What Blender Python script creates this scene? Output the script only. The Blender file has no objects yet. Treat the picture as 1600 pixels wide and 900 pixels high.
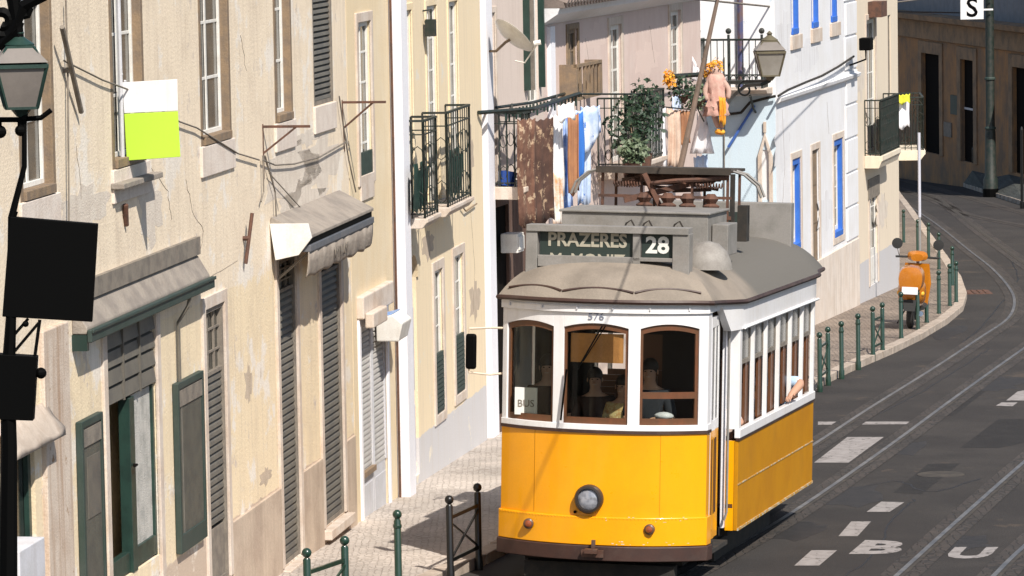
import bpy, math, random
from mathutils import Vector, Matrix, Euler
random.seed(7)
S = bpy.context.scene
COL = S.collection
R = math.radians
# ------------------------------------------------------------------ camera
HCAM = 6.67; SLOPE = 0.034; F = 6600.0
PITCH = math.atan(650/6600.0); ROLL = R(1.0)
cam = bpy.data.cameras.new("camera"); camo = bpy.data.objects.new("camera", cam); COL.objects.link(camo)
cam.sensor_width = 36; cam.lens = F/1600*36; cam.clip_end = 3000; cam.clip_start = 0.5
CM = Matrix.Translation((0,0,HCAM)) @ Matrix.Rotation(R(90)-PITCH, 4, 'X') @ Matrix.Rotation(-ROLL, 4, 'Z')
camo.matrix_world = CM
S.camera = camo
# ------------------------------------------------------------------ light
SUN_AZ = R(27); SUN_EL = R(47)
sd = Vector((math.sin(SUN_AZ)*math.cos(SUN_EL), -math.cos(SUN_AZ)*math.cos(SUN_EL), math.sin(SUN_EL)))
w = bpy.data.worlds.new("World"); S.world = w; w.use_nodes = True
nt = w.node_tree; nt.nodes.clear()
sky = nt.nodes.new('ShaderNodeTexSky'); sky.sky_type = 'NISHITA'; sky.sun_disc = False
sky.sun_elevation = SUN_EL; sky.sun_rotation = math.atan2(sd.x, sd.y)
bg = nt.nodes.new('ShaderNodeBackground'); bg.inputs[1].default_value = 0.09
wo = nt.nodes.new('ShaderNodeOutputWorld')
nt.links.new(sky.outputs[0], bg.inputs[0]); nt.links.new(bg.outputs[0], wo.inputs[0])
sl = bpy.data.lights.new("sun", 'SUN'); sl.energy = 4.8; sl.angle = R(0.5); sl.color = (1.0, 0.94, 0.85)
so = bpy.data.objects.new("sun", sl); COL.objects.link(so)
so.rotation_euler = sd.to_track_quat('Z','Y').to_euler(); so.location = (20,-10,40)
S.view_settings.view_transform = 'Standard'; S.view_settings.look = 'None'
S.view_settings.gamma = 1; S.view_settings.use_curve_mapping = False
S.view_settings.exposure = 0.40
S.cycles.max_bounces = 6; S.cycles.transparent_max_bounces = 12
try: S.cycles.use_denoising = True
except Exception: pass
# ------------------------------------------------------------------ pixel helpers (photo pixels, 1600 x 900)
CO = CM.translation; C3 = CM.to_3x3()
def ray(px, py): return (C3 @ Vector(((px-800)/F, -(py-450)/F, -1.0)))
def gz(X, Y): return -SLOPE*Y
def G(px, py, dz=0.0):
    d = ray(px, py); t = (dz - CO.z - SLOPE*CO.y)/(d.z + SLOPE*d.y)
    return CO + d*t
def atY(px, py, Y):
    d = ray(px, py); return CO + d*((Y-CO.y)/d.y)
CI = CM.inverted()
def proj(p):
    q = CI @ Vector(p); return (800 + F*q.x/-q.z, 450 - F*q.y/-q.z)
# ------------------------------------------------------------------ object helpers
class MB:
    def __init__(s): s.v = []; s.f = []; s.M = None; s.mi = []; s.rec = []
    def add(s, vs, fs, mi=0):
        o = len(s.v); f0_ = len(s.f)
        for q in vs:
            q = Vector(q)
            s.v.append(s.M @ q if s.M else q)
        for f in fs: s.f.append([o+i for i in f]); s.mi.append(mi)
        s.rec.append((o, len(s.v), f0_, len(s.f)))
        return s
    def box(s, x0,x1,y0,y1,z0,z1, mi=0):
        vs = [(x0,y0,z0),(x1,y0,z0),(x1,y1,z0),(x0,y1,z0),(x0,y0,z1),(x1,y0,z1),(x1,y1,z1),(x0,y1,z1)]
        return s.add(vs, [(0,3,2,1),(4,5,6,7),(0,1,5,4),(1,2,6,5),(2,3,7,6),(3,0,4,7)], mi)
    def bar(s, p, q, w, h=None, up=(0,0,1)):
        p = Vector(p); q = Vector(q); h = h or w; d = (q-p)
        if d.length < 1e-6: return s
        d.normalize(); u = Vector(up)
        if abs(d.dot(u)) > .98: u = Vector((0,1,0))
        a = d.cross(u).normalized()*w/2; b = a.cross(d).normalized()*h/2
        vs = [p-a-b,p+a-b,p+a+b,p-a+b,q-a-b,q+a-b,q+a+b,q-a+b]
        return s.add(vs, [(0,3,2,1),(4,5,6,7),(0,1,5,4),(1,2,6,5),(2,3,7,6),(3,0,4,7)])
    def tube(s, pts, r, n=6, caps=True):
        pts = [Vector(p) for p in pts]; rs = r if isinstance(r,(list,tuple)) else [r]*len(pts)
        vs = []; fs = []; k = len(pts); pa = None
        for i,p in enumerate(pts):
            d = (pts[min(i+1,k-1)]-pts[max(i-1,0)])
            if d.length < 1e-7: d = Vector((0,0,1))
            d.normalize()
            if pa is None:
                u = Vector((0,0,1)) if abs(d.z) < .9 else Vector((1,0,0))
                a = d.cross(u).normalized()
            else:
                a = pa - d*pa.dot(d)
                if a.length < 1e-5: a = d.orthogonal()
                a.normalize()
            pa = a; b = d.cross(a)
            for j in range(n):
                t = 2*math.pi*j/n
                vs.append(p + (a*math.cos(t)+b*math.sin(t))*rs[i])
        for i in range(k-1):
            for j in range(n):
                fs.append((i*n+j, i*n+(j+1)%n, (i+1)*n+(j+1)%n, (i+1)*n+j))
        if caps: fs.append(tuple(range(n-1,-1,-1))); fs.append(tuple(range((k-1)*n,k*n)))
        return s.add(vs, fs)
    def lathe(s, prof, c=(0,0,0), n=12, axis='Z'):
        vs = []; fs = []; k = len(prof); c = Vector(c)
        for (r,z) in prof:
            for j in range(n):
                t = 2*math.pi*j/n; x = r*math.cos(t); y = r*math.sin(t)
                v = {'Z':(x,y,z),'Y':(x,z,-y),'X':(z,x,y)}[axis]
                vs.append(c+Vector(v))
        for i in range(k-1):
            for j in range(n): fs.append((i*n+j, i*n+(j+1)%n, (i+1)*n+(j+1)%n, (i+1)*n+j))
        fs.append(tuple(range(n-1,-1,-1))); fs.append(tuple(range((k-1)*n,k*n)))
        return s.add(vs, fs)
    def ball(s, c, r, n=10, m=7, sc=(1,1,1)):
        c = Vector(c); vs = []; fs = []
        for i in range(m+1):
            a = math.pi*i/m
            for j in range(n):
                t = 2*math.pi*j/n; q = max(math.sin(a), .02)
                vs.append(c+Vector((r*q*math.cos(t)*sc[0], r*q*math.sin(t)*sc[1], r*math.cos(a)*sc[2])))
        for i in range(m):
            for j in range(n): fs.append((i*n+j, (i+1)*n+j, (i+1)*n+(j+1)%n, i*n+(j+1)%n))
        return s.add(vs, fs)
    def prism(s, poly, a0, a1, axis='X'):
        """poly in the two other axes, extruded along axis"""
        n = len(poly); vs = []
        for a in (a0, a1):
            for (u,v) in poly:
                vs.append({'X':(a,u,v),'Y':(u,a,v),'Z':(u,v,a)}[axis])
        fs = [tuple(range(n-1,-1,-1)), tuple(range(n,2*n))]
        for i in range(n): fs.append((i,(i+1)%n,n+(i+1)%n,n+i))
        return s.add(vs, fs)
    def pieces(s, name, mat, parent=None, **k):
        """one object per added piece"""
        out = []
        for (v0,v1,f0,f1) in s.rec:
            m_ = MB(); m_.v = [v.copy() for v in s.v[v0:v1]]; m_.f = [[i-v0 for i in f] for f in s.f[f0:f1]]; m_.mi = s.mi[f0:f1]
            out.append(m_.build(name, mat, parent, **k))
        return out
    def build(s, name, mat, parent=None, smooth=False, bevel=0, fixn=False):
        me = bpy.data.meshes.new(name); me.from_pydata([tuple(v) for v in s.v], [], s.f)
        mats = mat if isinstance(mat,(list,tuple)) else [mat]
        for m_ in mats: me.materials.append(m_)
        if len(mats) > 1:
            for p,i in zip(me.polygons, s.mi): p.material_index = i
        me.update()
        import bmesh
        bm = bmesh.new(); bm.from_mesh(me); bmesh.ops.recalc_face_normals(bm, faces=bm.faces)
        bm.to_mesh(me); bm.free()
        if smooth:
            me.polygons.foreach_set('use_smooth', [True]*len(me.polygons))
            try: me.set_sharp_from_angle(angle=R(40))
            except Exception: pass
        o = bpy.data.objects.new(name, me); COL.objects.link(o)
        if parent: o.parent = parent
        if bevel:
            m = o.modifiers.new('bevel','BEVEL'); m.width = bevel; m.segments = 2; m.limit_method = 'ANGLE'
        return o
def tag(o, label=None, cat=None, group=None, kind=None):
    if label: o['label'] = label
    if cat: o['category'] = cat
    if group: o['group'] = group
    if kind: o['kind'] = kind
    return o
def empty(name, loc=(0,0,0), rot=(0,0,0), label=None, cat=None, group=None):
    o = bpy.data.objects.new(name, None); COL.objects.link(o); o.location = loc; o.rotation_euler = rot
    o.empty_display_size = .2
    return tag(o, label, cat, group)
def wmat(o):
    m = Matrix.LocRotScale(o.location, o.rotation_euler, o.scale)
    return (wmat(o.parent) @ m) if o.parent else m
def copy_thing(o, loc=None, rotz=None, label=None, parent=None):
    c = o.copy(); COL.objects.link(c)
    if parent: c.parent = parent
    if loc is not None: c.location = loc
    if rotz is not None: c.rotation_euler = (o.rotation_euler[0], o.rotation_euler[1], rotz)
    if label: c['label'] = label
    for ch in list(o.children): copy_thing(ch, parent=c)
    return c
def text_mesh(txt, size, depth=.004, sx=1.0, bold=.0, align='CENTER'):
    cu = bpy.data.curves.new('t','FONT'); cu.body = txt; cu.size = size; cu.extrude = depth; cu.offset = bold
    cu.align_x = align; cu.align_y = 'CENTER'; cu.resolution_u = 3
    o = bpy.data.objects.new('t', cu); COL.objects.link(o)
    bpy.context.view_layer.update()
    me = bpy.data.meshes.new_from_object(o.evaluated_get(bpy.context.evaluated_depsgraph_get()))
    bpy.data.objects.remove(o); bpy.data.curves.remove(cu)
    if sx != 1: me.transform(Matrix.Diagonal((sx,1,1,1)))
    return me
def text_obj(name, txt, size, mat, parent, M, sx=1.0, depth=.004, bold=0.0):
    me = text_mesh(txt, size, depth, sx, bold); me.transform(M); me.materials.clear(); me.materials.append(mat)
    o = bpy.data.objects.new(name, me); COL.objects.link(o); o.parent = parent
    return o
TXT = Matrix.Rotation(R(90), 4, 'X')     # text standing up, read from -Y
# ------------------------------------------------------------------ materials
def mat(name, col, rough=.7, metal=0., col2=None, scale=3., bump=0., bscale=40., streak=0., streakcol=None, spec=.5,
        fine=.08, bands=None, coat=0., grime=0., grimecol=(.12,.10,.08), detail=6, sx=1., alpha=1.0, patches=None, patches2=None, cracks=None):
    """procedural plaster / paint / metal: base colour, broad mottling, fine speckle, vertical rain streaks, own-height bands"""
    m = bpy.data.materials.new(name); m.use_nodes = True; nt = m.node_tree; N = nt.nodes; L = nt.links
    b = N['Principled BSDF']; b.inputs['Roughness'].default_value = rough; b.inputs['Metallic'].default_value = metal
    b.inputs['Specular IOR Level'].default_value = spec
    b.inputs['Coat Weight'].default_value = coat; b.inputs['Coat Roughness'].default_value = .08
    tc = N.new('ShaderNodeTexCoord'); obj = tc.outputs['Object']
    def noise(sc, det=detail, vec=None, ro=.6):
        n = N.new('ShaderNodeTexNoise'); n.inputs['Scale'].default_value = sc; n.inputs['Detail'].default_value = det
        n.inputs['Roughness'].default_value = ro; L.new(vec or obj, n.inputs['Vector']); return n.outputs[0]
    def ramp(x, a, c):
        r = N.new('ShaderNodeMapRange'); r.inputs[1].default_value = a; r.inputs[2].default_value = c
        L.new(x, r.inputs[0]); return r.outputs[0]
    def mix(f, A, B, mode='MIX'):
        x = N.new('ShaderNodeMix'); x.data_type = 'RGBA'; x.blend_type = mode
        if isinstance(f, float): x.inputs[0].default_value = f
        else: L.new(f, x.inputs[0])
        for i, q in ((6,A),(7,B)):
            if isinstance(q, tuple): x.inputs[i].default_value = (*q, 1) if len(q)==3 else q
            else: L.new(q, x.inputs[i])
        return x.outputs[2]
    def mul(x, k):
        y = N.new('ShaderNodeMath'); y.operation = 'MULTIPLY'; L.new(x, y.inputs[0]); y.inputs[1].default_value = k; return y.outputs[0]
    c = col
    if bands:                      # list of (z, colour) : above z this colour
        sp = N.new('ShaderNodeSeparateXYZ'); L.new(obj, sp.inputs[0])
        nz = mul(noise(2.5), .12)
        ad = N.new('ShaderNodeMath'); ad.operation = 'ADD'; L.new(sp.outputs[2], ad.inputs[0]); L.new(nz, ad.inputs[1])
        for (z, cc) in bands:
            c = mix(ramp(ad.outputs[0], z+.05, z+.07), c, cc)
    if col2 is not None: c = mix(ramp(noise(scale), .42, .62), c, col2)
    if patches: c = mix(ramp(noise(patches[1], 9, ro=.7), patches[2], patches[2]+.04), c, patches[0])
    if patches2: c = mix(ramp(noise(patches2[1], 9, ro=.7), patches2[2], patches2[2]+.05), c, patches2[0])
    if cracks:
        nz_ = N.new('ShaderNodeTexNoise'); nz_.inputs['Scale'].default_value = 2.5; nz_.inputs['Detail'].default_value = 6; L.new(obj, nz_.inputs[0])
        va = N.new('ShaderNodeVectorMath'); va.operation = 'ADD'; L.new(obj, va.inputs[0]); L.new(nz_.outputs[1], va.inputs[1])
        vo = N.new('ShaderNodeTexVoronoi'); vo.feature = 'DISTANCE_TO_EDGE'; vo.inputs['Scale'].default_value = cracks; L.new(va.outputs[0], vo.inputs[0])
        c = mix(mul(ramp(vo.outputs['Distance'], .010, .002), .30), c, (.22,.17,.13))
    if streak:
        mp = N.new('ShaderNodeMapping'); mp.inputs['Scale'].default_value = (5*sx,5*sx,.35); L.new(obj, mp.inputs[0])
        c = mix(mul(ramp(noise(1.6, 5, mp.outputs[0]), .48, .75), streak), c, streakcol or (.25,.2,.16))
    if grime: c = mix(mul(ramp(noise(1.3, 10, ro=.75), .5, .72), grime), c, grimecol)
    if fine:
        v = ramp(noise(55., 3), .3, .7)
        x = N.new('ShaderNodeMapRange'); x.inputs[3].default_value = 1-fine; x.inputs[4].default_value = 1+fine; L.new(v, x.inputs[0])
        c = mix(1.0, c, x.outputs[0], 'MULTIPLY')
    if isinstance(c, tuple): b.inputs['Base Color'].default_value = (*c, 1)
    else: L.new(c, b.inputs['Base Color'])
    if bump:
        bm = N.new('ShaderNodeBump'); bm.inputs['Strength'].default_value = bump; bm.inputs['Distance'].default_value = .02
        L.new(noise(bscale, 8), bm.inputs['Height']); L.new(bm.outputs[0], b.inputs['Normal'])
    if rough < .6 and fine:
        r = N.new('ShaderNodeMapRange'); r.inputs[3].default_value = rough*.8; r.inputs[4].default_value = min(1,rough*1.35)
        L.new(noise(8.), r.inputs[0]); L.new(r.outputs[0], b.inputs['Roughness'])
    return m
def glass_mat(name, tint=(.9,.92,.9), gloss=.18):
    m = bpy.data.materials.new(name); m.use_nodes = True; N = m.node_tree.nodes; L = m.node_tree.links; N.clear()
    t = N.new('ShaderNodeBsdfTransparent'); t.inputs[0].default_value = (*tint,1)
    g = N.new('ShaderNodeBsdfGlossy'); g.inputs['Roughness'].default_value = .03
    lw = N.new('ShaderNodeLayerWeight'); lw.inputs[0].default_value = gloss
    x = N.new('ShaderNodeMixShader'); o = N.new('ShaderNodeOutputMaterial')
    L.new(lw.outputs['Fresnel'], x.inputs[0]); L.new(t.outputs[0], x.inputs[1]); L.new(g.outputs[0], x.inputs[2]); L.new(x.outputs[0], o.inputs[0])
    return m
def cobble_mat(name, c1, c2, mortar, scale=9., rough=.8):
    m = bpy.data.materials.new(name); m.use_nodes = True; N = m.node_tree.nodes; L = m.node_tree.links
    b = N['Principled BSDF']; b.inputs['Roughness'].default_value = rough
    tc = N.new('ShaderNodeTexCoord')
    v = N.new('ShaderNodeTexVoronoi'); v.inputs['Scale'].default_value = scale; v.inputs['Randomness'].default_value = .55; L.new(tc.outputs['Object'], v.inputs[0])
    e = N.new('ShaderNodeTexVoronoi'); e.feature = 'DISTANCE_TO_EDGE'; e.inputs['Scale'].default_value = scale; e.inputs['Randomness'].default_value = .55; L.new(tc.outputs['Object'], e.inputs[0])
    sp = N.new('ShaderNodeSeparateColor'); L.new(v.outputs['Color'], sp.inputs[0])
    mx = N.new('ShaderNodeMix'); mx.data_type='RGBA'; L.new(sp.outputs[0], mx.inputs[0]); mx.inputs[6].default_value=(*c1,1); mx.inputs[7].default_value=(*c2,1)
    r = N.new('ShaderNodeMapRange'); r.inputs[1].default_value=.02; r.inputs[2].default_value=.10; L.new(e.outputs['Distance'], r.inputs[0])
    m2 = N.new('ShaderNodeMix'); m2.data_type='RGBA'; L.new(r.outputs[0], m2.inputs[0]); m2.inputs[6].default_value=(*mortar,1); L.new(mx.outputs[2], m2.inputs[7])
    n = N.new('ShaderNodeTexNoise'); n.inputs['Scale'].default_value=.7; n.inputs['Detail'].default_value=8; L.new(tc.outputs['Object'], n.inputs[0])
    rr = N.new('ShaderNodeMapRange'); rr.inputs[1].default_value=.35; rr.inputs[2].default_value=.65; rr.inputs[3].default_value=.72; rr.inputs[4].default_value=1.1; L.new(n.outputs[0], rr.inputs[0])
    m3 = N.new('ShaderNodeMix'); m3.data_type='RGBA'; m3.blend_type='MULTIPLY'; m3.inputs[0].default_value=1; L.new(m2.outputs[2], m3.inputs[6]); L.new(rr.outputs[0], m3.inputs[7])
    L.new(m3.outputs[2], b.inputs['Base Color'])
    bp = N.new('ShaderNodeBump'); bp.inputs['Strength'].default_value=.6; bp.inputs['Distance'].default_value=.02; L.new(r.outputs[0], bp.inputs['Height']); L.new(bp.outputs[0], b.inputs['Normal'])
    return m
M = {}
M['beige'] = mat('beige plaster', (.68,.58,.50), .9, col2=(.66,.61,.56), scale=1.3, bump=.35, bscale=30, streak=.55, streakcol=(.42,.34,.27), patches=((.70,.66,.62),1.8,.6))
M['yellow_wall'] = mat('pale yellow plaster', (.72,.58,.38), .9, col2=(.74,.62,.44), scale=1.1, bump=.25, bscale=30, streak=.25, streakcol=(.5,.38,.25))
M['stone'] = mat('limestone', (.60,.52,.45), .85, col2=(.52,.42,.34), scale=2.5, bump=.3, bscale=25, streak=.4, streakcol=(.33,.25,.19))
M['plinth'] = mat('pink limestone plinth', (.50,.40,.31), .85, col2=(.40,.31,.24), scale=1.5, bump=.3, bscale=20, streak=.5, streakcol=(.30,.24,.18))
M['sill_pale'] = mat('pale sill stone', (.68,.60,.53), .85, col2=(.62,.53,.46), scale=3, bump=.3, streak=.35, streakcol=(.4,.32,.26))
M['white_wall'] = mat('white limewash', (.74,.74,.76), .9, col2=(.70,.69,.69), scale=1.0, bump=.3, bscale=22, streak=.25, streakcol=(.55,.52,.50))
M['pipe_white'] = mat('white painted strip', (.82,.81,.85), .6, bump=.1, streak=.2, streakcol=(.6,.55,.5))
M['blue_wall'] = mat('pale blue limewash', (.58,.68,.76), .9, col2=(.62,.71,.78), scale=1.5, bump=.25, bscale=22, streak=.15, streakcol=(.5,.55,.58))
M['pink_wall'] = mat('pale pink plaster', (.60,.47,.42), .9, col2=(.64,.52,.47), scale=1.2, bump=.25, bscale=26, streak=.25, streakcol=(.42,.33,.28))
M['grey_wall'] = mat('grey cement', (.50,.46,.43), .9, col2=(.56,.53,.51), scale=1.4, bump=.3, streak=.4)
M['cream_wall'] = mat('cream plaster', (.68,.58,.44), .9, col2=(.72,.64,.52), scale=1.2, bump=.25, streak=.3)
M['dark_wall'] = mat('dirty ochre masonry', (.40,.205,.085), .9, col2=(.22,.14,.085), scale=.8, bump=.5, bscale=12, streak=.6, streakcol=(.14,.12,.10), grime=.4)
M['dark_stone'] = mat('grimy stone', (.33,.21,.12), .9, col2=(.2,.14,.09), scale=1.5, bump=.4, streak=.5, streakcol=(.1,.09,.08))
M['brownstone'] = mat('dark brown tiles', (.10,.06,.045), .6, col2=(.07,.045,.035), scale=2, bump=.3)
M['green'] = mat('dark green paint', (.018,.045,.035), .4, col2=(.012,.03,.024), scale=4, bump=.1)
M['green_soft'] = mat('faded green paint', (.022,.042,.034), .6, col2=(.035,.052,.045), scale=3, streak=.3, streakcol=(.06,.06,.055))
M['grey_panel'] = mat('grey wire mesh panel', (.10,.095,.075), .6, col2=(.075,.072,.06), scale=5, bump=.4, bscale=160)
M['shutter'] = mat('grey brown slats', (.135,.122,.10), .6, col2=(.10,.092,.08), scale=3, streak=.3, streakcol=(.09,.085,.08))
M['shutter_pale'] = mat('pale grey slats', (.50,.48,.46), .6, col2=(.44,.42,.40), scale=3, streak=.3)
M['wood_frame'] = mat('weathered brown wood', (.26,.18,.11), .75, col2=(.19,.14,.10), scale=6, streak=.5, streakcol=(.10,.08,.06), bump=.3)
M['grey_frame'] = mat('weathered grey brown frame', (.22,.19,.155), .75, col2=(.15,.13,.11), scale=6, streak=.4, bump=.2)
M['white_paint'] = mat('old white paint', (.74,.72,.68), .55, col2=(.66,.63,.58), scale=5, streak=.3, streakcol=(.45,.4,.34))
M['pale_grey'] = mat('pale grey paint', (.52,.52,.54), .6, col2=(.58,.58,.62), scale=3, streak=.25)
M['blue_paint'] = mat('strong blue paint', (.03,.13,.50), .5, col2=(.04,.16,.55), scale=4)
M['pane'] = mat('window glass', (.055,.055,.05), .12, col2=(.12,.108,.09), scale=1.6, spec=.6, fine=0)
M['pane_dark'] = mat('dark window glass', (.02,.024,.022), .15, col2=(.04,.045,.04), scale=2, spec=.6, fine=0)
M['curtain'] = mat('lace curtain', (.52,.50,.46), .8, col2=(.38,.37,.34), scale=4, bump=.8, bscale=60, streak=.4, streakcol=(.2,.2,.18), sx=3)
M['dark'] = mat('dark interior', (.010,.008,.007), .95, fine=0, spec=.05)
M['black'] = mat('black paint', (.002,.002,.002), .6, spec=.06, fine=0)
M['rust'] = mat('rusty iron', (.12,.055,.035), .85, col2=(.07,.038,.028), scale=8, bump=.4)
M['iron'] = mat('black green ironwork', (.010,.020,.016), .5, col2=(.03,.03,.025), scale=8)
M['awning_top'] = mat('weathered cement slab', (.30,.26,.22), .9, col2=(.22,.19,.165), scale=3, bump=.6, bscale=18, streak=.3)
M['canvas'] = mat('dirty grey canvas', (.34,.29,.24), .9, col2=(.25,.21,.175), scale=5, bump=.5, bscale=20, streak=.5, streakcol=(.15,.12,.1))
M['white_cloth'] = mat('white cloth', (.82,.80,.78), .9, bump=.3, bscale=10)
M['asphalt'] = mat('worn asphalt', (.036,.0325,.031), .9, col2=(.047,.042,.039), scale=.5, bump=.5, bscale=60, fine=.22, grime=.45, grimecol=(.023,.021,.020), patches=((.070,.056,.046),.9,.61), spec=.25)
M['asphalt_patch'] = mat('newer asphalt', (.024,.022,.0215), .85, col2=(.029,.027,.026), scale=2, bump=.5, bscale=70, fine=.2, spec=.25)
M['marking'] = mat('worn white road paint', (.30,.275,.265), .8, col2=(.22,.20,.19), scale=5, bump=.2, patches=((.06,.052,.047),7,.57))
M['kerb'] = mat('limestone kerb', (.42,.35,.29), .85, col2=(.32,.26,.21), scale=4, bump=.4, grime=.3)
M['rail'] = mat('polished steel rail', (.17,.165,.165), .45, metal=.7, col2=(.30,.28,.26), scale=3)
M['groove'] = mat('dark rail groove', (.035,.03,.026), .9, col2=(.06,.05,.04), scale=4)
M['setts'] = cobble_mat('rail setts', (.062,.048,.040), (.045,.038,.032), (.024,.021,.019), 8)
M['pavement'] = cobble_mat('limestone cobbles', (.56,.495,.44), (.47,.41,.36), (.37,.32,.275), 12)
M['pavement_worn'] = cobble_mat('worn brown cobbles', (.30,.235,.185), (.22,.175,.14), (.13,.10,.08), 11)
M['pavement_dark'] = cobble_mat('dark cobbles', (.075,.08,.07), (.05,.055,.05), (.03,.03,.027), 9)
# ------------------------------------------------------------------ ground, road, pavements
STRUCT = dict(kind='structure')
def sheet(name, pts, mt, dz):
    """flat polygon following the sloping street; pts are (X, Y)"""
    mb = MB(); mb.add([(x,y,gz(x,y)+dz) for x,y in pts], [tuple(range(len(pts)))])
    return mb.build(name, mt)
g = MB(); g.add([(x,y,gz(x,y)) for x,y in ((-400,-60),(500,-60),(500,900),(-400,900))], [(0,1,2,3)])
tag(g.build('ground', M['asphalt']), 'grey asphalt street surface running downhill', **STRUCT)
def gxy(px, py, dz=0): p = G(px,py,dz); return (p.x,p.y)
# left facade line
A0 = G(470,890); A1 = G(775,690)
def linepx(p, d, px):
    """ground point where the line p + t*d is seen at column px"""
    best = None; lo, hi = -60.0, 200.0
    for _ in range(60):
        a = (lo+hi)/2; q = p + d*a; q.z = gz(q.x,q.y)
        if proj(q)[0] < px: lo = a
        else: hi = a
    return lo
dA = (A1-A0); dA.z = 0; dA.normalize()
# kerb of the left pavement
K_near = [gxy(x,y) for x,y in ((430,1040),(500,1000),(560,978),(640,935),(705,905),(760,882))]
K_far = [gxy(x,y) for x,y in ((1283,604),(1330,581),(1395,553),(1440,531),(1480,507),(1505,486),(1511,466),(1502,440),(1484,412),(1455,372),(1430,337),(1408,308),(1398,292))]
Kpts = [(K_near[0][0]-2.6, K_near[0][1]-14)] + K_near
(xa,ya),(xb,yb) = K_near[-1], K_far[0]
for t in (.33,.66): Kpts.append((xa+(xb-xa)*t, ya+(yb-ya)*t))
Kpts += K_far
Kpts.append((Kpts[-1][0]+1.5, Kpts[-1][1]+40))
PH = .12
pav = MB(); n = len(Kpts)
vs = [(x,y,gz(x,y)+PH) for x,y in Kpts] + [(x-14 if y<70 else x-18, y+ (0 if y<120 else 0), gz(x,y)+PH) for x,y in Kpts]
# keep the inner row on the same Y as the kerb row so that the sheet stays planar
vs = [(x,y,gz(x,y)+PH) for x,y in Kpts] + [(-9.0 if y<66 else -2.0, y, gz(0,y)+PH) for x,y in Kpts]
pav.add(vs, [(i,i+1,n+i+1,n+i) for i in range(n-1)])
pn = MB(); pn.v = pav.v; pn.f = [f for i,f in enumerate(pav.f) if vs[i][1] < 68]; pn.mi = [0]*len(pn.f)
pq = MB(); pq.v = pav.v; pq.f = [f for i,f in enumerate(pav.f) if vs[i][1] >= 68]; pq.mi = [0]*len(pq.f)
tag(pn.build('pavement', M['pavement']), 'pale cobbled pavement along the left house fronts', **STRUCT)
tag(pq.build('corner_pavement', M['pavement_worn']), 'browner cobbled pavement round the bend where the scooter is parked', **STRUCT)
def kerb_strip(name, pts, wid, h, mt, inward):
    mb = MB()
    P = [Vector((x,y,0)) for x,y in pts]; m = len(P); L_ = []
    for i in range(m):
        d = (P[min(i+1,m-1)]-P[max(i-1,0)]).normalized(); nn = Vector((-d.y,d.x,0))*inward
        L_.append((P[i], P[i]+nn*wid))
    for i in range(m-1):
        (a,b),(c,d) = L_[i], L_[i+1]
        def z(p,k): return (p.x,p.y,gz(p.x,p.y)+k)
        # individual kerb stones
        seg = (c-a).length; k = max(1,int(seg/.9))
        for j in range(k):
            t0 = j/k+.006; t1 = (j+1)/k-.006
            q = [a.lerp(c,t0), a.lerp(c,t1), b.lerp(d,t1), b.lerp(d,t0)]
            hh = h + random.uniform(-.006,.006)
            mb.add([z(v,-.05) for v in q]+[z(v,hh) for v in q], [(4,5,6,7),(0,1,5,4),(1,2,6,5),(2,3,7,6),(3,0,4,7)])
    o = mb.build(name, mt, bevel=.012); return o
tag(kerb_strip('kerb', Kpts, .22, PH+.015, M['kerb'], 1), 'pale stone kerb edging the left pavement', **STRUCT)
# far pavement on the other side of the road
FK = [gxy(x,y) for x,y in ((1640,336),(1600,322),(1540,303),(1470,281),(1405,263),(1380,256))]
fp = MB()
_qa = atY(1600,275,150); _qb = atY(1405,225,167); _dF = Vector((_qb.x-_qa.x,17,0)).normalized()
inner = [_qa+_dF*t for t in (-16,0,4.5,10,17.2,32)]
vs = [(x,y,gz(x,y)+.13) for x,y in FK] + [(q.x+.6,q.y,_qa.z-.02) for q in inner]
fp.add(vs, [(i,i+1,len(FK)+i+1,len(FK)+i) for i in range(len(FK)-1)])
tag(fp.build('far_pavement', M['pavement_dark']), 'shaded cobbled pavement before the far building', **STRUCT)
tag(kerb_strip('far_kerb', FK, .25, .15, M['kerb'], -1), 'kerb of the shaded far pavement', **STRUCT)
# ------------------------------------------------------------------ rails
def smooth(pts, k=6):
    P = [Vector((x,y,0)) for x,y in pts]; out = []
    for i in range(len(P)-1):
        p0 = P[max(i-1,0)]; p1 = P[i]; p2 = P[i+1]; p3 = P[min(i+2,len(P)-1)]
        for j in range(k):
            t = j/k
            out.append(.5*((2*p1)+(p2-p0)*t+(2*p0-5*p1+4*p2-p3)*t*t+(-p0+3*p1-3*p2+p3)*t**3))
    out.append(P[-1]); return out
def ribbon(pts, off0, off1, dz):
    mb = MB(); m = len(pts); vs = []
    for i in range(m):
        d = (pts[min(i+1,m-1)]-pts[max(i-1,0)]).normalized(); nn = Vector((d.y,-d.x,0))
        for o in (off0,off1):
            q = pts[i]+nn*o; vs.append((q.x,q.y,gz(q.x,q.y)+dz))
    mb.add(vs, [(2*i,2*i+1,2*i+3,2*i+2) for i in range(m-1)])
    return mb
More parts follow.
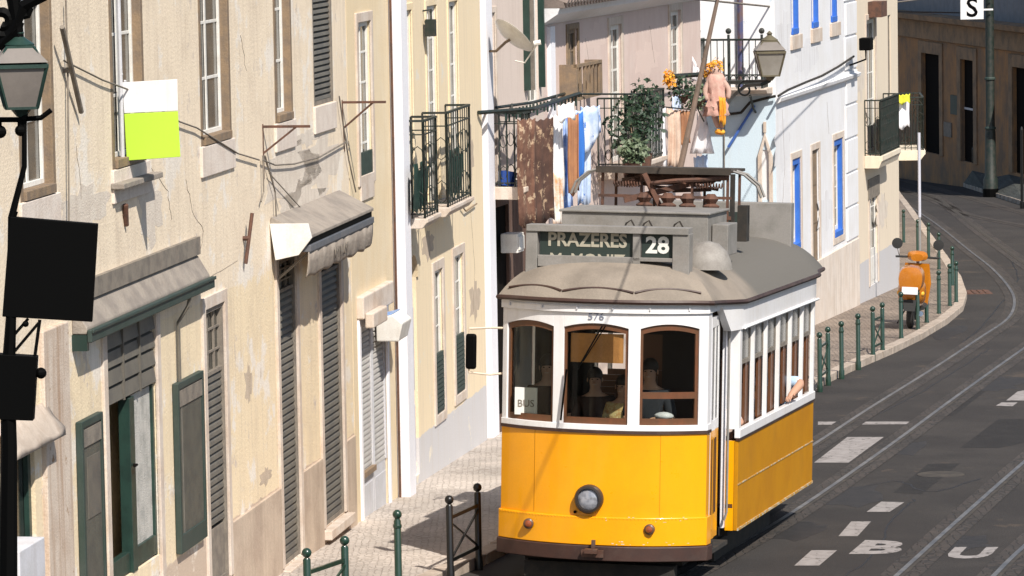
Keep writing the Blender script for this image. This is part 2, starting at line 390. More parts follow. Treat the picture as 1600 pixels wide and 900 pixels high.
rails = [
 ('left rail of the track the yellow tram runs on, curving round the pavement corner', [(800,1000),(893,925),(1095,806),(1274,694),(1355,641),(1464,573),(1535,526),(1574,499),(1585,475),(1578,452),(1551,421),(1512,390),(1458,347),(1403,312),(1385,300)]),
 ('right rail of the track the yellow tram runs on', [(930,990),(1024,925),(1219,814),(1379,705),(1495,620),(1593,550),(1680,490)]),
 ('left rail of the free track at the lower right corner', [(1330,965),(1402,900),(1488,822),(1598,725),(1700,640)]),
 ('right rail of the free track at the lower right corner', [(1480,975),(1554,900),(1598,857),(1720,750)]),
 ('bending rail that leaves the frame beside the far kerb', [(1390,272),(1405,279),(1465,295),(1512,308),(1600,333),(1640,345)]),
 ('second rail below the far kerb', [(1390,289),(1407,295),(1462,314),(1512,335),(1600,353),(1640,360)]),
 ('lowest of the far rails crossing the bend', [(1395,298),(1407,300),(1458,306),(1493,330),(1535,363),(1598,409),(1650,445)]),
]
for lab, px in rails:
    pts = smooth([gxy(x,y) for x,y in px])
    e = empty('tram_rail', (pts[0].x, pts[0].y, gz(0,pts[0].y)), label=lab, cat='rail', group='tram rails set in the road')
    inv = Matrix.Translation(-e.location)
    far = 'far' in lab
    for nm, a, b_, dz, mt in (('rail_head', -.032, .032, .016, M['rail'] if not far else M['groove']), ('groove', .032, .09, .012, M['groove']), ('rail_bed', -.21, .27, .006, M['setts'])):
        mb = ribbon(pts, a, b_, dz); mb.v = [inv @ v for v in mb.v]; mb.build(nm, mt, e)
# ------------------------------------------------------------------ road markings
def mark(pxs, lab, name='road_marking'):
    mb = MB(); q = [G(x,y) for x,y in pxs]; c = sum(q, Vector())/len(q)
    mb.add([(v.x-c.x,v.y-c.y,v.z-c.z+.003) for v in q], [tuple(range(len(q)))])
    o = mb.build(name, M['marking']); o.location = c + Vector((0,0,.0))
    return tag(o, lab, 'road marking', 'white markings painted on the road')
mark([(1278,659),(1278,664),(1420,663),(1424,659)], 'thin white line painted across the track behind the tram')
mark([(1272,723),(1324,683),(1381,683),(1326,723)], 'large white parallelogram painted between the rails beside the tram')
mark([(1354,800),(1377,784),(1413,785),(1390,800)], 'small white dash painted in the road, farthest of the three below the big one')
mark([(1310,838),(1330,815),(1361,815),(1340,838)], 'worn white dash painted between two cleaner dashes')
mark([(1241,884),(1268,860),(1308,860),(1280,884)], 'white dash painted nearest to the tram at the bottom edge')
mark([(1556,634),(1565,629),(1590,629),(1582,635)], 'thin worn white dash near the right edge of the road')
mark([(1572,626),(1590,612),(1620,606),(1620,626)], 'worn white block at the right edge of the road')
def letter(ch, quad, lab):
    """a painted letter: text outline mapped into the street quad (bl, br, tr, tl in photo pixels)"""
    me = text_mesh(ch, 1, 0, bold=.045)
    xs = [v.co.x for v in me.vertices]; ys = [v.co.y for v in me.vertices]
    bl,br,tr,tl = [G(x,y) for x,y in quad]; c = (bl+br+tr+tl)/4
    for v in me.vertices:
        u = (v.co.x-min(xs))/(max(xs)-min(xs)); t = (v.co.y-min(ys))/(max(ys)-min(ys))
        p = (bl*(1-u)+br*u)*(1-t)+(tl*(1-u)+tr*u)*t
        v.co = (p.x-c.x, p.y-c.y, gz(p.x,p.y)-c.z+.0035)
    me.materials.clear(); me.materials.append(M['marking'])
    o = bpy.data.objects.new('road_letter', me); COL.objects.link(o); o.location = c
    tag(o, lab, 'road marking', 'white letters painted on the road')
letter('B', [(1326,866),(1402,866),(1424,846),(1352,844)], 'worn white letter B painted on the road beside the dashes')
letter('U', [(1474,873),(1543,873),(1560,855),(1492,855)], 'white letter U painted on the road between the right rails')

# ------------------------------------------------------------------ facades
class Fac:
    def __init__(s, p, d, px0):
        t = linepx(p, d, px0); q = p + d*t
        s.o = Vector((q.x,q.y,gz(q.x,q.y))); s.d = d.copy(); s.ang = math.atan2(d.y,d.x)
        s.n = Vector((d.y,-d.x,0))      # outward
    def sz(s, px, py, off=0.0):
        r = ray(px,py); o = s.o + s.n*off; t = (o-CO).dot(s.n)/r.dot(s.n); p = CO + r*t
        return (p-o).dot(s.d), p.z-s.o.z
    def rect(s, xl, yt, xr, yb, off=0.0):
        """left x / top y of the top-left corner, right x / bottom y of the bottom-right corner"""
        s0,z1 = s.sz(xl,yt,off); s1,z0 = s.sz(xr,yb,off); return s0,s1,z0,z1
    def emp(s, name, label, cat, group=None): return empty(name, s.o, (0,0,s.ang), label, cat, group)
    def w(s, a, off, z): return s.o + s.d*a + s.n*off + Vector((0,0,z))
    def length_to(s, px): return linepx(s.o, s.d, px)

def wall_holes(name, parent, mt, s0, s1, z0, z1, holes, depth=.28, D=6.0, roof=True):
    mb = MB()
    xs = sorted({s0,s1}|{h[0] for h in holes}|{h[1] for h in holes}); zs = sorted({z0,z1}|{h[2] for h in holes}|{h[3] for h in holes})
    xs = [x for x in xs if s0<=x<=s1]; zs = [z for z in zs if z0<=z<=z1]
    def solid(x,z): return not any(h[0]<x<h[1] and h[2]<z<h[3] for h in holes)
    idx = {}
    def vid(x,z):
        if (x,z) not in idx: idx[(x,z)] = len(mb.v); mb.v.append(Vector((x,0,z)))
        return idx[(x,z)]
    for i in range(len(xs)-1):
        for j in range(len(zs)-1):
            if solid((xs[i]+xs[i+1])/2,(zs[j]+zs[j+1])/2):
                mb.f.append([vid(xs[i],zs[j]),vid(xs[i+1],zs[j]),vid(xs[i+1],zs[j+1]),vid(xs[i],zs[j+1])]); mb.mi.append(0)
    for (a,b,c,d) in [h[:4] for h in holes]:
        a=max(a,s0); b=min(b,s1); c=max(c,z0); d=min(d,z1)
        mb.add([(a,0,c),(b,0,c),(b,depth,c),(a,depth,c)],[(0,1,2,3)]); mb.add([(a,0,d),(b,0,d),(b,depth,d),(a,depth,d)],[(0,3,2,1)])
        mb.add([(a,0,c),(a,depth,c),(a,depth,d),(a,0,d)],[(0,1,2,3)]); mb.add([(b,0,c),(b,depth,c),(b,depth,d),(b,0,d)],[(0,3,2,1)])
        mb.add([(a,depth,c),(b,depth,c),(b,depth,d),(a,depth,d)],[(0,1,2,3)])
    mb.add([(s0,0,z0),(s0,D,z0),(s0,D,z1),(s0,0,z1)],[(0,1,2,3)]); mb.add([(s1,0,z0),(s1,D,z0),(s1,D,z1),(s1,0,z1)],[(0,3,2,1)])
    mb.add([(s0,D,z0),(s1,D,z0),(s1,D,z1),(s0,D,z1)],[(0,3,2,1)])
    mb.add([(s0,0,z1),(s1,0,z1),(s1,D,z1),(s0,D,z1)],[(0,1,2,3)])
    return mb.build(name, mt, parent)

def surround(parent, r, mt, wd=.13, proud=.025, sill=0.0, name='stone_surround', bottom=True, extra_bottom=0.0):
    s0,s1,z0,z1 = r; mb = MB()
    mb.box(s0-wd,s0,-proud,.02,z0-(wd if bottom else 0),z1+wd); mb.box(s1,s1+wd,-proud,.02,z0-(wd if bottom else 0),z1+wd)
    mb.box(s0,s1,-proud,.02,z1,z1+wd)
    if bottom: mb.box(s0,s1,-proud-sill,.02,z0-wd-extra_bottom,z0)
    return mb.build(name, mt, parent, bevel=.008)
def window(parent, r, fm, pm, cols=2, rows=3, y=.12, fw=.07, mw=.03, name='window', leaf_mat=None, th=.03, label=None, outer=None, panel=0):
    """recessed casement window: frame with leaves, glazing bars and a pane child"""
    s0,s1,z0,z1 = r; mb = MB(); a=.004
    s0+=a; s1-=a; z0+=a; z1-=a
    if outer:   # wide lining inside the reveal
        lm = MB(); lm.box(s0,s0+outer,y-.09,y+.06,z0,z1).box(s1-outer,s1,y-.09,y+.06,z0,z1).box(s0+outer,s1-outer,y-.09,y+.06,z1-outer,z1).box(s0+outer,s1-outer,y-.12,y+.06,z0,z0+outer*.9)
        lo = lm.build('window_lining', fm, parent, bevel=.006)
        s0+=outer; s1-=outer; z0+=outer*.9; z1-=outer
    lm_ = leaf_mat or fm
    mb.box(s0,s0+fw,y,y+th,z0,z1).box(s1-fw,s1,y,y+th,z0,z1).box(s0+fw,s1-fw,y,y+th,z1-fw,z1).box(s0+fw,s1-fw,y,y+th,z0,z0+fw+panel)
    if panel: mb.box(s0+fw,s1-fw,y-.01,y,z0+fw*.8,z0+panel*.9)
    for i in range(1,cols):
        x = s0+(s1-s0)*i/cols; ww = mw*1.9 if i*2==cols else mw
        mb.box(x-ww/2,x+ww/2,y+th-.016,y+th-.001,z0+fw+panel,z1-fw)
    for j in range(1,rows):
        z = z0+panel+(z1-z0-panel)*j/rows; mb.box(s0+fw,s1-fw,y+th-.012,y+th-.002,z-mw/2,z+mw/2)
    o = mb.build(name, lm_, parent, bevel=.004)
    if label: o['label'] = label
    pb = MB(); pb.box(s0+.01,s1-.01,y+th+.002,y+th+.012,z0+.01,z1-.01); pb.build('pane', pm, o)
    return o
def roller(parent, r, fm, sm, y=.12, slat=.085, fw=.05, name='roller_shutter', bottom_panel=0, top_glass=0):
    s0,s1,z0,z1 = r; mb = MB(); a=.004; s0+=a; s1-=a; z0+=a; z1-=a
    mb.box(s0,s0+fw,y-.03,y+.05,z0,z1).box(s1-fw,s1,y-.03,y+.05,z0,z1).box(s0+fw,s1-fw,y-.03,y+.05,z1-fw,z1).box(s0+fw,s1-fw,y-.02,y+.05,z0,z0+fw)
    if bottom_panel: mb.box(s0+fw,s1-fw,y,y+.04,z0+fw,z0+bottom_panel)
    o = mb.build(name, fm, parent)
    zt = z1-fw
    if top_glass:
        zt = z1-top_glass; tb = MB(); tb.box(s0+fw,s1-fw,y+.03,y+.04,zt+.04,z1-fw); tb.build('transom_glass', M['pane_dark'], o)
        gb = MB(); gb.box(s0+fw,s1-fw,y-.02,y+.04,zt,zt+.04)
        for i in (1,2): gb.box(s0+(s1-s0)*i/3-.012,s0+(s1-s0)*i/3+.012,y,y+.025,zt+.04,z1-fw)
        for i in (1,2): gb.box(s0+fw,s1-fw,y+.001,y+.024,zt+top_glass*i/3-.01,zt+top_glass*i/3+.012)
        gb.build('transom_bars', fm, o)
    zb = z0+fw+bottom_panel; n = max(2,int((zt-zb)/slat)); sb = MB(); h = (zt-zb)/n
    for i in range(n):
        z = zb+i*h; sb.prism([(y+.03,z),(y-.012,z+.006),(y-.004,z+h*.55),(y+.03,z+h*.97)], s0+fw, s1-fw, 'X')
    sb.build('slats', sm, o)
    bk = MB(); bk.box(s0+fw,s1-fw,y+.035,y+.045,zb,zt); bk.build('backing', M['dark'], o)
    return o
def railing(parent, s0,s1,p,z0,h, mt, side=(True,True), step=.11, scrolls=True, name='railing', r=.012):
    """iron balcony railing at distance p out from the wall"""
    mb = MB()
    def run(a, b):
        a = Vector(a); b = Vector(b); L_ = (b-a).length; n = max(1,round(L_/step)); up = Vector((0,0,1))
        for zz, rr in ((h,.022),(h*.86,.012),(.06,.014)): mb.bar(a+up*zz, b+up*zz, rr*2, rr*1.4)
        for i in range(n+1):
            q = a.lerp(b,i/n); big = i in (0,n)
            mb.tube([q, q+up*h], .018 if big else r, 5, False)
            if scrolls and i < n and i % 2 == 0:
                m_ = a.lerp(b,(i+.5)/n)
                for zc in (.22, h*.93 if False else h*.62):
                    dd = (b-a).normalized(); pts = []
                    for k in range(9):
                        t = k/8*math.tau; pts.append(m_+dd*math.cos(t)*step*.42+up*(zc+math.sin(t)*step*.8))
                    mb.tube(pts, .007, 4, False)
    run((s0,-p,z0),(s1,-p,z0))
    if side[0]: run((s0,-p,z0),(s0,-.01,z0))
    if side[1]: run((s1,-p,z0),(s1,-.01,z0))
    return mb.build(name, mt, parent)
def balcony(parent, s0,s1,p,z,h, slab_mat, rail_mat, th=.14, panel=None, label=None, step=.11, r=.012):
    mb = MB()
    mb.prism([(0,z-th),(-p*.9,z-th),(-p-.03,z-th*.45),(-p-.05,z-th*.4),(-p-.05,z),(0,z)], s0-.05, s1+.05, 'X')
    o = mb.build('balcony_slab', slab_mat, parent, bevel=.01)
    if label: o['label'] = label
    rr = railing(o, s0, s1, p, z, h, rail_mat, step=step, r=r)
    if panel:
        pb = MB(); pb.box(s0+.03,s1-.03,-p+.02,-p+.032,z+.06,z+h-.03); pb.build('railing_panel', panel, o)
    return o
def cable(name, pts, r, mt, label, cat='cable', group='cables strung along the house walls', sag=.0):
    P = [Vector(p) for p in pts]; out = []
    for i in range(len(P)-1):
        for k in range(8):
            t = k/8; q = P[i].lerp(P[i+1],t); q.z -= sag*4*t*(1-t); out.append(q)
    out.append(P[-1]); b = out[0]
    mb = MB(); mb.tube([q-b for q in out], r, 5); o = mb.build(name, mt); o.location = b
    return tag(o, label, cat, group)
# =============================================================== building 1 : shop house, nearest
F1 = Fac(A0, dA, -70); L1 = F1.length_to(557)
b1 = F1.emp('shop_house', 'long beige and pale yellow shop house with roller shutters, nearest on the left', 'house', 'houses along the left side of the street')
ZT1 = 10.0; ZB1 = -2.5
zy = F1.sz(400,432)[1]; zpl = F1.sz(405,782)[1]
up = {}
win_px = [(20,-100,88,300,'W1'),(165,-140,228,250,'W2'),(308,-26,362,215,'W3'),(424,-74,458,185,'W4'),(485,-100,521,158,'W5')]
holes = []
for xl,yt,xr,yb,k in win_px:
    r = F1.rect(xl,yt,xr,yb); r = (r[0],r[1],r[2],r[2]+2.05); up[k] = r; holes.append(r)
dn = {}
door_px = {'D0':(8,640,61,960),'S1':(117,660,160,1000),'D1':(163,520,250,866),'S2':(268,600,315,838),'D2':(318,485,358,900),'D3':(432,408,470,865),'D4':(498,395,538,800)}
for k,(xl,yt,xr,yb) in door_px.items(): dn[k] = F1.rect(xl,yt,xr,yb)
r = dn['D0']; dn['D0'] = (r[0],r[1],r[3]-2.35,r[3]+.1)
dn['S1'] = (dn['S1'][0],dn['S1'][1],dn['D1'][2]-.3,dn['S1'][3])
for k in ('D0','D1','D2','D3','D4'): holes.append(dn[k])
M['wall1'] = mat('worn shop house plaster', (.52,.41,.32), .9, bands=[(zpl,(.78,.64,.44)),(zy,(.78,.655,.50))], col2=None, bump=.45, bscale=28, streak=.42, streakcol=(.46,.37,.29), patches=((.78,.71,.62),1.1,.54), patches2=((.58,.49,.41),1.7,.60), fine=.07, grime=.35, grimecol=(.40,.31,.23))
wall_holes('wall', b1, M['wall1'], 0, L1, ZB1, ZT1, holes)
# lower stone piers around doors
for k in ('D2','D3','D4'): surround(b1, dn[k], M['stone'], .14, .03, bottom=False)
mb = MB(); r1=dn['D1']; mb.box(r1[0]-.16,r1[0],-.03,.02,r1[2]-.5,r1[3]); mb.box(r1[1],r1[1]+.16,-.03,.02,r1[2]-.5,r1[3]); mb.pieces('stone_pier', M['stone'], b1, bevel=.01)
sp = F1.rect(61,560,113,1000); mb = MB(); mb.box(sp[0],sp[1],-.05,.02,ZB1,sp[3]+.25); mb.build('stone_pier', mat('stained limestone', (.58,.49,.41), .9, col2=(.5,.4,.32), scale=2, bump=.4, patches=((.27,.15,.07),1.1,.60), streak=.8, streakcol=(.30,.17,.09)), b1, bevel=.012)
pb = MB()
ps = [(dn['D2'][1]+.14,dn['D3'][0]-.14),(dn['D3'][1]+.14,dn['D4'][0]-.14),(dn['D4'][1]+.14,L1-.05)]
for a,b in ps: pb.box(a,b,-.03,.02,ZB1,zpl-.02)
pb.pieces('plinth', M['plinth'], b1, bevel=.01)
# thresholds
tb = MB()
for k in ('D3','D4'):
    r = dn[k]; tb.box(r[0]-.14,r[1]+.14,-.12,.02,r[2]-.14,r[2]-.02)
tb.pieces('threshold', M['stone'], b1, bevel=.01)
# upper windows
for k in ('W1','W2','W3','W4'):
    window(b1, up[k], M['wood_frame'], M['pane'], 2, 3, y=.085, fw=.05, mw=.035, leaf_mat=M['white_paint'], outer=.10)
roller(b1, up['W5'], M['grey_frame'], M['shutter'], y=.03, slat=.07)
sb = MB()
for k in up: r = up[k]; sb.box(r[0]-.06,r[1]+.06,-.03,.01,r[2]-.34,r[2]-.005)
sb.pieces('sill_panel', M['sill_pale'], b1, bevel=.008)
# small slab sill under W2
q = F1.rect(172,258,238,276); mb = MB(); mb.box(q[0],q[1]-.1,-.14,0,q[2],q[2]+.06); mb.build('sill', M['awning_top'], b1, bevel=.01)
# door pieces
r = dn['D1']
gh = F1.sz(163,640)[1]
mb = MB(); n=4; zt=r[3]-.02; zb=gh
for i in range(n):
    z = zb+(zt-zb)*i/n; mb.prism([(.06,z),(-.01,z+.02),(.01,z+(zt-zb)/n*.9),(.06,z+(zt-zb)/n)], r[0]+.01, r[1]-.01, 'X')
for i in range(1,3): x=r[0]+(r[1]-r[0])*i/3; mb.box(x-.015,x+.015,-.02,.02,zb,zt)
mb.build('transom_grille', M['shutter'], b1)
sm = (r[0]+r[1])/2
mb = MB(); mb.box(r[0]+.004,r[0]+.06,.02,.10,r[2],zb-.01).box(r[1]-.08,r[1]-.004,.02,.10,r[2],zb-.01).box(sm-.14,sm+.06,-.01,.11,r[2],zb-.01).box(r[0]+.06,sm-.14,.02,.10,r[2]+.02,r[2]+.22).box(sm+.06,r[1]-.08,.02,.10,r[2]+.02,r[2]+.22)
dd = mb.build('door', M['green'], b1, bevel=.006)
mb = MB(); mb.box(sm+.06,r[1]-.08,.05,.06,r[2]+.22,zb-.02); mb.build('door_curtain', M['curtain'], dd)
mb = MB(); mb.box(r[0]+.06,sm-.14,.24,.25,r[2]+.1,zb-.02); mb.build('doorway', M['dark'], dd)
mb = MB(); mb.box(r[0]+.06,r[0]+.24,.06,.07,r[2]+.22,zb-.5); mb.build('door_curtain', M['curtain'], dd)
mb = MB(); mb.tube([(sm-.05,.02,r[2]+1.1),(sm-.05,-.05,r[2]+1.1),(sm-.16,-.05,r[2]+1.1)], .014); mb.build('handle', M['dark'], dd)
for k in ('S1','S2'):
    a,b,c,d = dn[k]; mb = MB(); f=.07
    mb.box(a,a+f,-.07,-.005,c,d).box(b-f,b,-.07,-.005,c,d).box(a+f,b-f,-.07,-.005,d-f,d).box(a+f,b-f,-.07,-.005,c,c+.2)
    o = mb.build('display_panel', M['green_soft'], b1, bevel=.006)
    mb = MB(); mb.box(a+f,b-f,-.05,-.01,c+.2,d-f); mb.build('mesh_screen', M['grey_panel'], o)
    mb = MB(); mb.box(a+f,b-f,-.065,-.05,d-.26,d-f-.02); mb.build('screen_rail', M['grey_frame'], o)
    if k=='S1': mb = MB(); mb.box(a+.22,b-.12,-.058,-.05,c+1.15,c+1.75); mb.build('notice', M['shutter'], o)
roller(b1, dn['D2'], M['grey_frame'], M['shutter'], y=.03, top_glass=.75, bottom_panel=.62)
roller(b1, dn['D3'], M['grey_frame'], M['shutter'], y=.03, top_glass=.4)
roller(b1, dn['D4'], M['grey_frame'], M['shutter'], y=.03, top_glass=.3)
a,b,c,d = dn['D0']; window(b1, (a,b,c,d), M['green'], M['pane_dark'], 2, 1, y=.04, fw=.09, name='door', th=.05)
M['awning_cloth'] = mat('dirty beige cloth', (.52,.44,.37), .9, col2=(.42,.35,.29), scale=3, streak=.5, streakcol=(.3,.22,.16))
# left shop : white box step, awning cloth
qq = F1.rect(22,862,64,930,.25); e = MB(); e.box(qq[0],qq[1],-.30,-.0,qq[2]-1.5,qq[3]); o = e.build('white_cabinet', M['pale_grey'], bevel=.01); o.location = F1.o; o.rotation_euler=(0,0,F1.ang); tag(o,'pale grey box cabinet standing by the doorway at the lower left corner','cabinet')
a0,z0 = F1.sz(30,655); a1,z1 = F1.sz(88,640); af,zf = F1.sz(95,682,.3)
e = MB(); e.M=None
vs=[]; nn=8
for i in range(nn+1):
    t=i/nn; x=a0-.4+(a1-a0+.45)*t
    vs += [(x-.5,-.02,z1+.14),( x-.5,-.10,z1+.02+.02*math.sin(i*2.1)),(x-.49,-.20,z1-.12+.02*math.sin(i*1.7)),(x-.49,-.205,z1-.18)]
fs=[]
for i in range(nn):
    for j in range(3): fs.append((i*4+j,i*4+j+1,i*4+j+5,i*4+j+4))
e.add(vs,fs)
o = e.build('cloth_awning', M['awning_cloth'], smooth=True); m_=o.modifiers.new('s','SOLIDIFY'); m_.thickness=.012
o.location=F1.o; o.rotation_euler=(0,0,F1.ang); tag(o,'short sagging off-white cloth awning over the leftmost doorway','awning','awnings over the shop doors')
# canopy of cement with green gutter over the lace-curtained door
c0,cz = F1.sz(112,500); c1,cz1 = F1.sz(306,398); czt = cz1
e = F1.emp('cement_canopy','long weathered cement canopy with dark green gutter over the curtained shop door','canopy','awnings over the shop doors')
mb = MB(); mb.prism([(0,czt-.02),(-.01,czt),(-.03,czt-.02),(-.15,czt-.22),(-.15,czt-.28),(0,czt-.28)], c0, c1, 'X'); mb.build('canopy_slab', M['awning_top'], e, bevel=.01)
mb = MB(); mb.box(c0-.02,c1+.02,-.20,-.152,czt-.36,czt-.235); mb.box(c0-.02,c1+.02,-.22,-.20,czt-.27,czt-.23); mb.build('gutter', M['green_soft'], e, bevel=.01)
mb = MB(); mb.box(c0-.02,c0+.06,-.15,-.0,czt-.44,czt-.285); mb.box(c0+.06,c1,-.15,-.02,czt-.33,czt-.282); mb.build('underside', M['green'], e)
mb = MB(); mb.box(c0+.3,c1-.0,-.055,-.004,czt+.01,czt+.20); mb.build('flashing', M['grey_frame'], e)
mb = MB()
xq = F1.sz(272,470)[0]; mb.tube([(xq,-.17,czt-.36),(xq,-.15,czt-.45),(xq,-.04,czt-.62),(xq,-.04,czt-3.0)], .02, 6); mb.build('down_pipe', M['shutter'], e)
# canvas awning
a0_,az = F1.sz(422,358); a1_,az1 = F1.sz(527,303); zt = az1+.02
e = F1.emp('canvas_awning','folded dirty grey canvas awning in a dark cassette above the two roller shutters','awning','awnings over the shop doors')
mb = MB(); mb.prism([(0,zt),(-.02,zt+.03),(-.46,zt-.20),(-.46,zt-.24),(0,zt-.05)], a0_, a1_+.03, 'X'); mb.build('cover_slab', M['awning_top'], e, bevel=.008)
mb = MB(); mb.box(a0_+.05,a1_,-.44,-.30,zt-.31,zt-.245); mb.build('cassette', M['black'], e)
mb = MB(); mb.box(a0_+.05,a1_,-.47,-.36,zt-.39,zt-.312); mb.build('front_bar', mat('grey blue metal',(.10,.11,.13),.4,col2=(.14,.14,.15)), e, bevel=.006)
mb = MB(); vs=[]; nn=26
for i in range(nn+1):
    t=i/nn; x=a0_+.02+(a1_-a0_-.02)*t; wv=.012*math.sin(i*1.9)+.008*math.sin(i*3.7)
    vs += [(x,-.455+wv*.3,zt-.39),(x,-.45+wv,zt-.52),(x,-.43+wv*1.5,zt-.66+.012*math.sin(i*1.3)),(x,-.41+wv,zt-.70+.015*math.sin(i*1.3))]
fs=[]
for i in range(nn):
    for j in range(3): fs.append((i*4+j,i*4+j+1,i*4+j+5,i*4+j+4))
mb.add(vs,fs); o=mb.build('valance', M['canvas'], e, smooth=True); m_=o.modifiers.new('s','SOLIDIFY'); m_.thickness=.01
lx=a0_+(a1_-a0_)*.47
tm = text_obj('valance_lettering','M I M', .20, M['grey_frame'], e, Matrix.Translation((lx,-.475,zt-.545)) @ TXT, sx=1.8, depth=.003)
mb = MB(); mb.prism([(.0,zt-.05),(-.46,zt-.05),(-.50,zt-.22),(-.34,zt-.42),(-.06,zt-.48)], a0_-.03, a0_+.02, 'X'); mb.build('end_plate', M['white_paint'], e, bevel=.004)
mb = MB(); mb.tube([(a0_+.25,-.0,zt-.75),(a0_+.25,-.40,zt-.42)],.018); mb.tube([(a1_-.1,-.0,zt-.75),(a1_-.1,-.40,zt-.42)],.018); [e.__setitem__('label',e['label'])]; mb.pieces('arm', M['grey_frame'], e)

# =============================================================== building 2
F2 = Fac(A0, dA, 545); L2 = F2.length_to(607)
# columns seen at mid height; photo columns at y~400 are a little left of the base columns
F2 = Fac(A0, dA, 558); L2 = F2.length_to(622); F1b = F1
b2 = F2.emp('narrow_yellow_house', 'narrow pale yellow house with one tall window and a pale grey door', 'house', 'houses along the left side of the street')
w6 = F2.rect(557,36,582,268); d5 = F2.rect(561,512,608,812)
zs2 = F2.sz(580,800)[1]
wall_holes('wall', b2, M['yellow_wall'], 0, L2, -2, 11, [w6,d5])
surround(b2, w6, M['stone'], .13, .025, extra_bottom=.2)
window(b2, w6, M['white_paint'], M['pane'], 2, 5, y=.03, fw=.06)
mb = MB(); mb.box(w6[0]+.02,w6[1]-.02,-.01,.022,w6[2]+.0,w6[2]+.30); mb.build('lower_panel', M['green'], b2)
surround(b2, d5, M['pipe_white'], .12, .03, bottom=False)
mb = MB(); mb.box(d5[0]-.14,d5[1]+.16,-.10,.01,d5[3]+.12,d5[3]+.42); mb.box(d5[0]-.10,(d5[0]+d5[1])/2-.05,-.22,-.1,d5[3]+.0,d5[3]+.20); mb.build('lintel', M['stone'], b2, bevel=.02)
mid=(d5[0]+d5[1])/2
zm = d5[2]+ (d5[3]-d5[2])*.30
mb = MB()
for a,b in ((d5[0]+.004,mid-.01),(mid+.01,d5[1]-.004)):
    mb.box(a,b,.03,.07,d5[2],zm); mb.box(a+.06,b-.06,.02,.03,d5[2]+.12,zm-.15); mb.box(a,a+.06,.01,.07,zm,d5[3]-.01); mb.box(b-.06,b,.01,.07,zm,d5[3]-.01); mb.box(a+.06,b-.06,.01,.07,d5[3]-.09,d5[3]-.01)
o = mb.build('door', M['pale_grey'], b2, bevel=.005)
mb = MB(); n=26
for a,b in ((d5[0]+.065,mid-.075),(mid+.075,d5[1]-.065)):
    for i in range(n): z=zm+(d5[3]-.1-zm)*i/n; h=(d5[3]-.1-zm)/n; mb.prism([(.06,z),(.025,z+.003),(.03,z+h*.6),(.06,z+h*.97)],a,b,'X')
mb.build('slats', M['shutter_pale'], o)
mb = MB(); mb.box(d5[0]+.06,mid-.05,-.03,.03,zm-.02,zm+.05); mb.build('ledge', M['wood_frame'], o)
# white lamp box above door
e = F2.emp('lamp_box','white box lamp with pale blue top above the grey door beside the white strip','lamp')
lx0,lz = F2.sz(587,488); lx1,_ = F2.sz(600,535); zz = F2.sz(588,541,.2)[1]-.06
mb = MB(); mb.prism([(0,zz+.30),(-.22,zz+.36),(-.36,zz+.24),(-.30,zz),(0,zz)], lx1-.55, lx1+.15, 'X'); mb.build('lamp_body', M['white_paint'], e, bevel=.015)
mb = MB(); mb.add([(lx1-.5,-.02,zz+.311),(lx1+.1,-.02,zz+.311),(lx1+.1,-.21,zz+.362),(lx1-.5,-.21,zz+.362)],[(0,1,2,3)]); o=mb.build('lamp_cover', mat('pale blue glass',(.25,.40,.70),.3), e); m_=o.modifiers.new('s','SOLIDIFY'); m_.thickness=.012

# white pilaster strip and drainpipe between house 2 and 3
FP = Fac(A0, dA, 622); LP_ = FP.length_to(632)
mb = MB(); mb.box(0.01,LP_,-.17,.3,-1.2,11); o = mb.build('white_pilaster', M['pipe_white'], bevel=.01); o.location=FP.o; o.rotation_euler=(0,0,FP.ang)
tag(o,'tall white painted pilaster strip between the two yellow houses','pilaster')
mb = MB(); mb.tube([(-.03,-.04,0),(-.03,-.04,11)],.016,8)
o = mb.build('drain_pipe', M['rust']); o.location=FP.o; o.rotation_euler=(0,0,FP.ang); tag(o,'thin rusty drainpipe running down beside the white pilaster','drainpipe')

# =============================================================== building 3 with balconies
F3 = Fac(A0, dA, 632); L3 = F3.length_to(762)
b3 = F3.emp('balcony_house', 'pale yellow house with two iron balconies and a grey base', 'house', 'houses along the left side of the street')
fw_ = [F3.rect(627,18,648,345), F3.rect(664,-30,687,322), F3.rect(698,-75,719,305)]
zt3 = fw_[0][3]; zb3 = F3.sz(640,334)[1]
fw_ = [(a,b,zb3+.02,zt3) for a,b,c,d in fw_]
arch = F3.rect(636,402,656,740); wl = [F3.rect(677,425,694,640), F3.rect(708,402,726,608)]
zpl3 = F3.sz(700,648)[1]
M['wall3'] = mat('yellow plaster over grey base', (.56,.54,.54), .9, bands=[(zpl3,(.78,.64,.44))], bump=.25, bscale=28, streak=.3, streakcol=(.5,.42,.33), fine=.06, patches=((.72,.66,.55),1.5,.60))
wall_holes('wall', b3, M['wall3'], 0, L3, -1.5, 11, fw_+[arch]+wl)
for k,r in enumerate(fw_):
    surround(b3, r, M['yellow_wall'], .10, .02, bottom=False)
    window(b3, r, M['white_paint'], M['pane'], 2, 6, y=.03, fw=.07, name='balcony_door')
for r in wl:
    surround(b3, r, M['stone'], .14, .025)
    o = window(b3, (r[0],r[1],r[2]+(r[3]-r[2])*.0,r[3]), M['white_paint'], M['pane'], 2, 5, y=.03, fw=.05)
    mb = MB(); zh=r[2]+(r[3]-r[2])*.42; mb.box(r[0]+.01,r[1]-.01,-.01,.027,r[2]+.01,zh); 
    for i in range(12): z=r[2]+.05+(zh-r[2]-.1)*i/12; mb.box(r[0]+.06,r[1]-.06,-.022,-.01,z,z+.05)
    mb.build('half_shutter', M['green_soft'], b3)
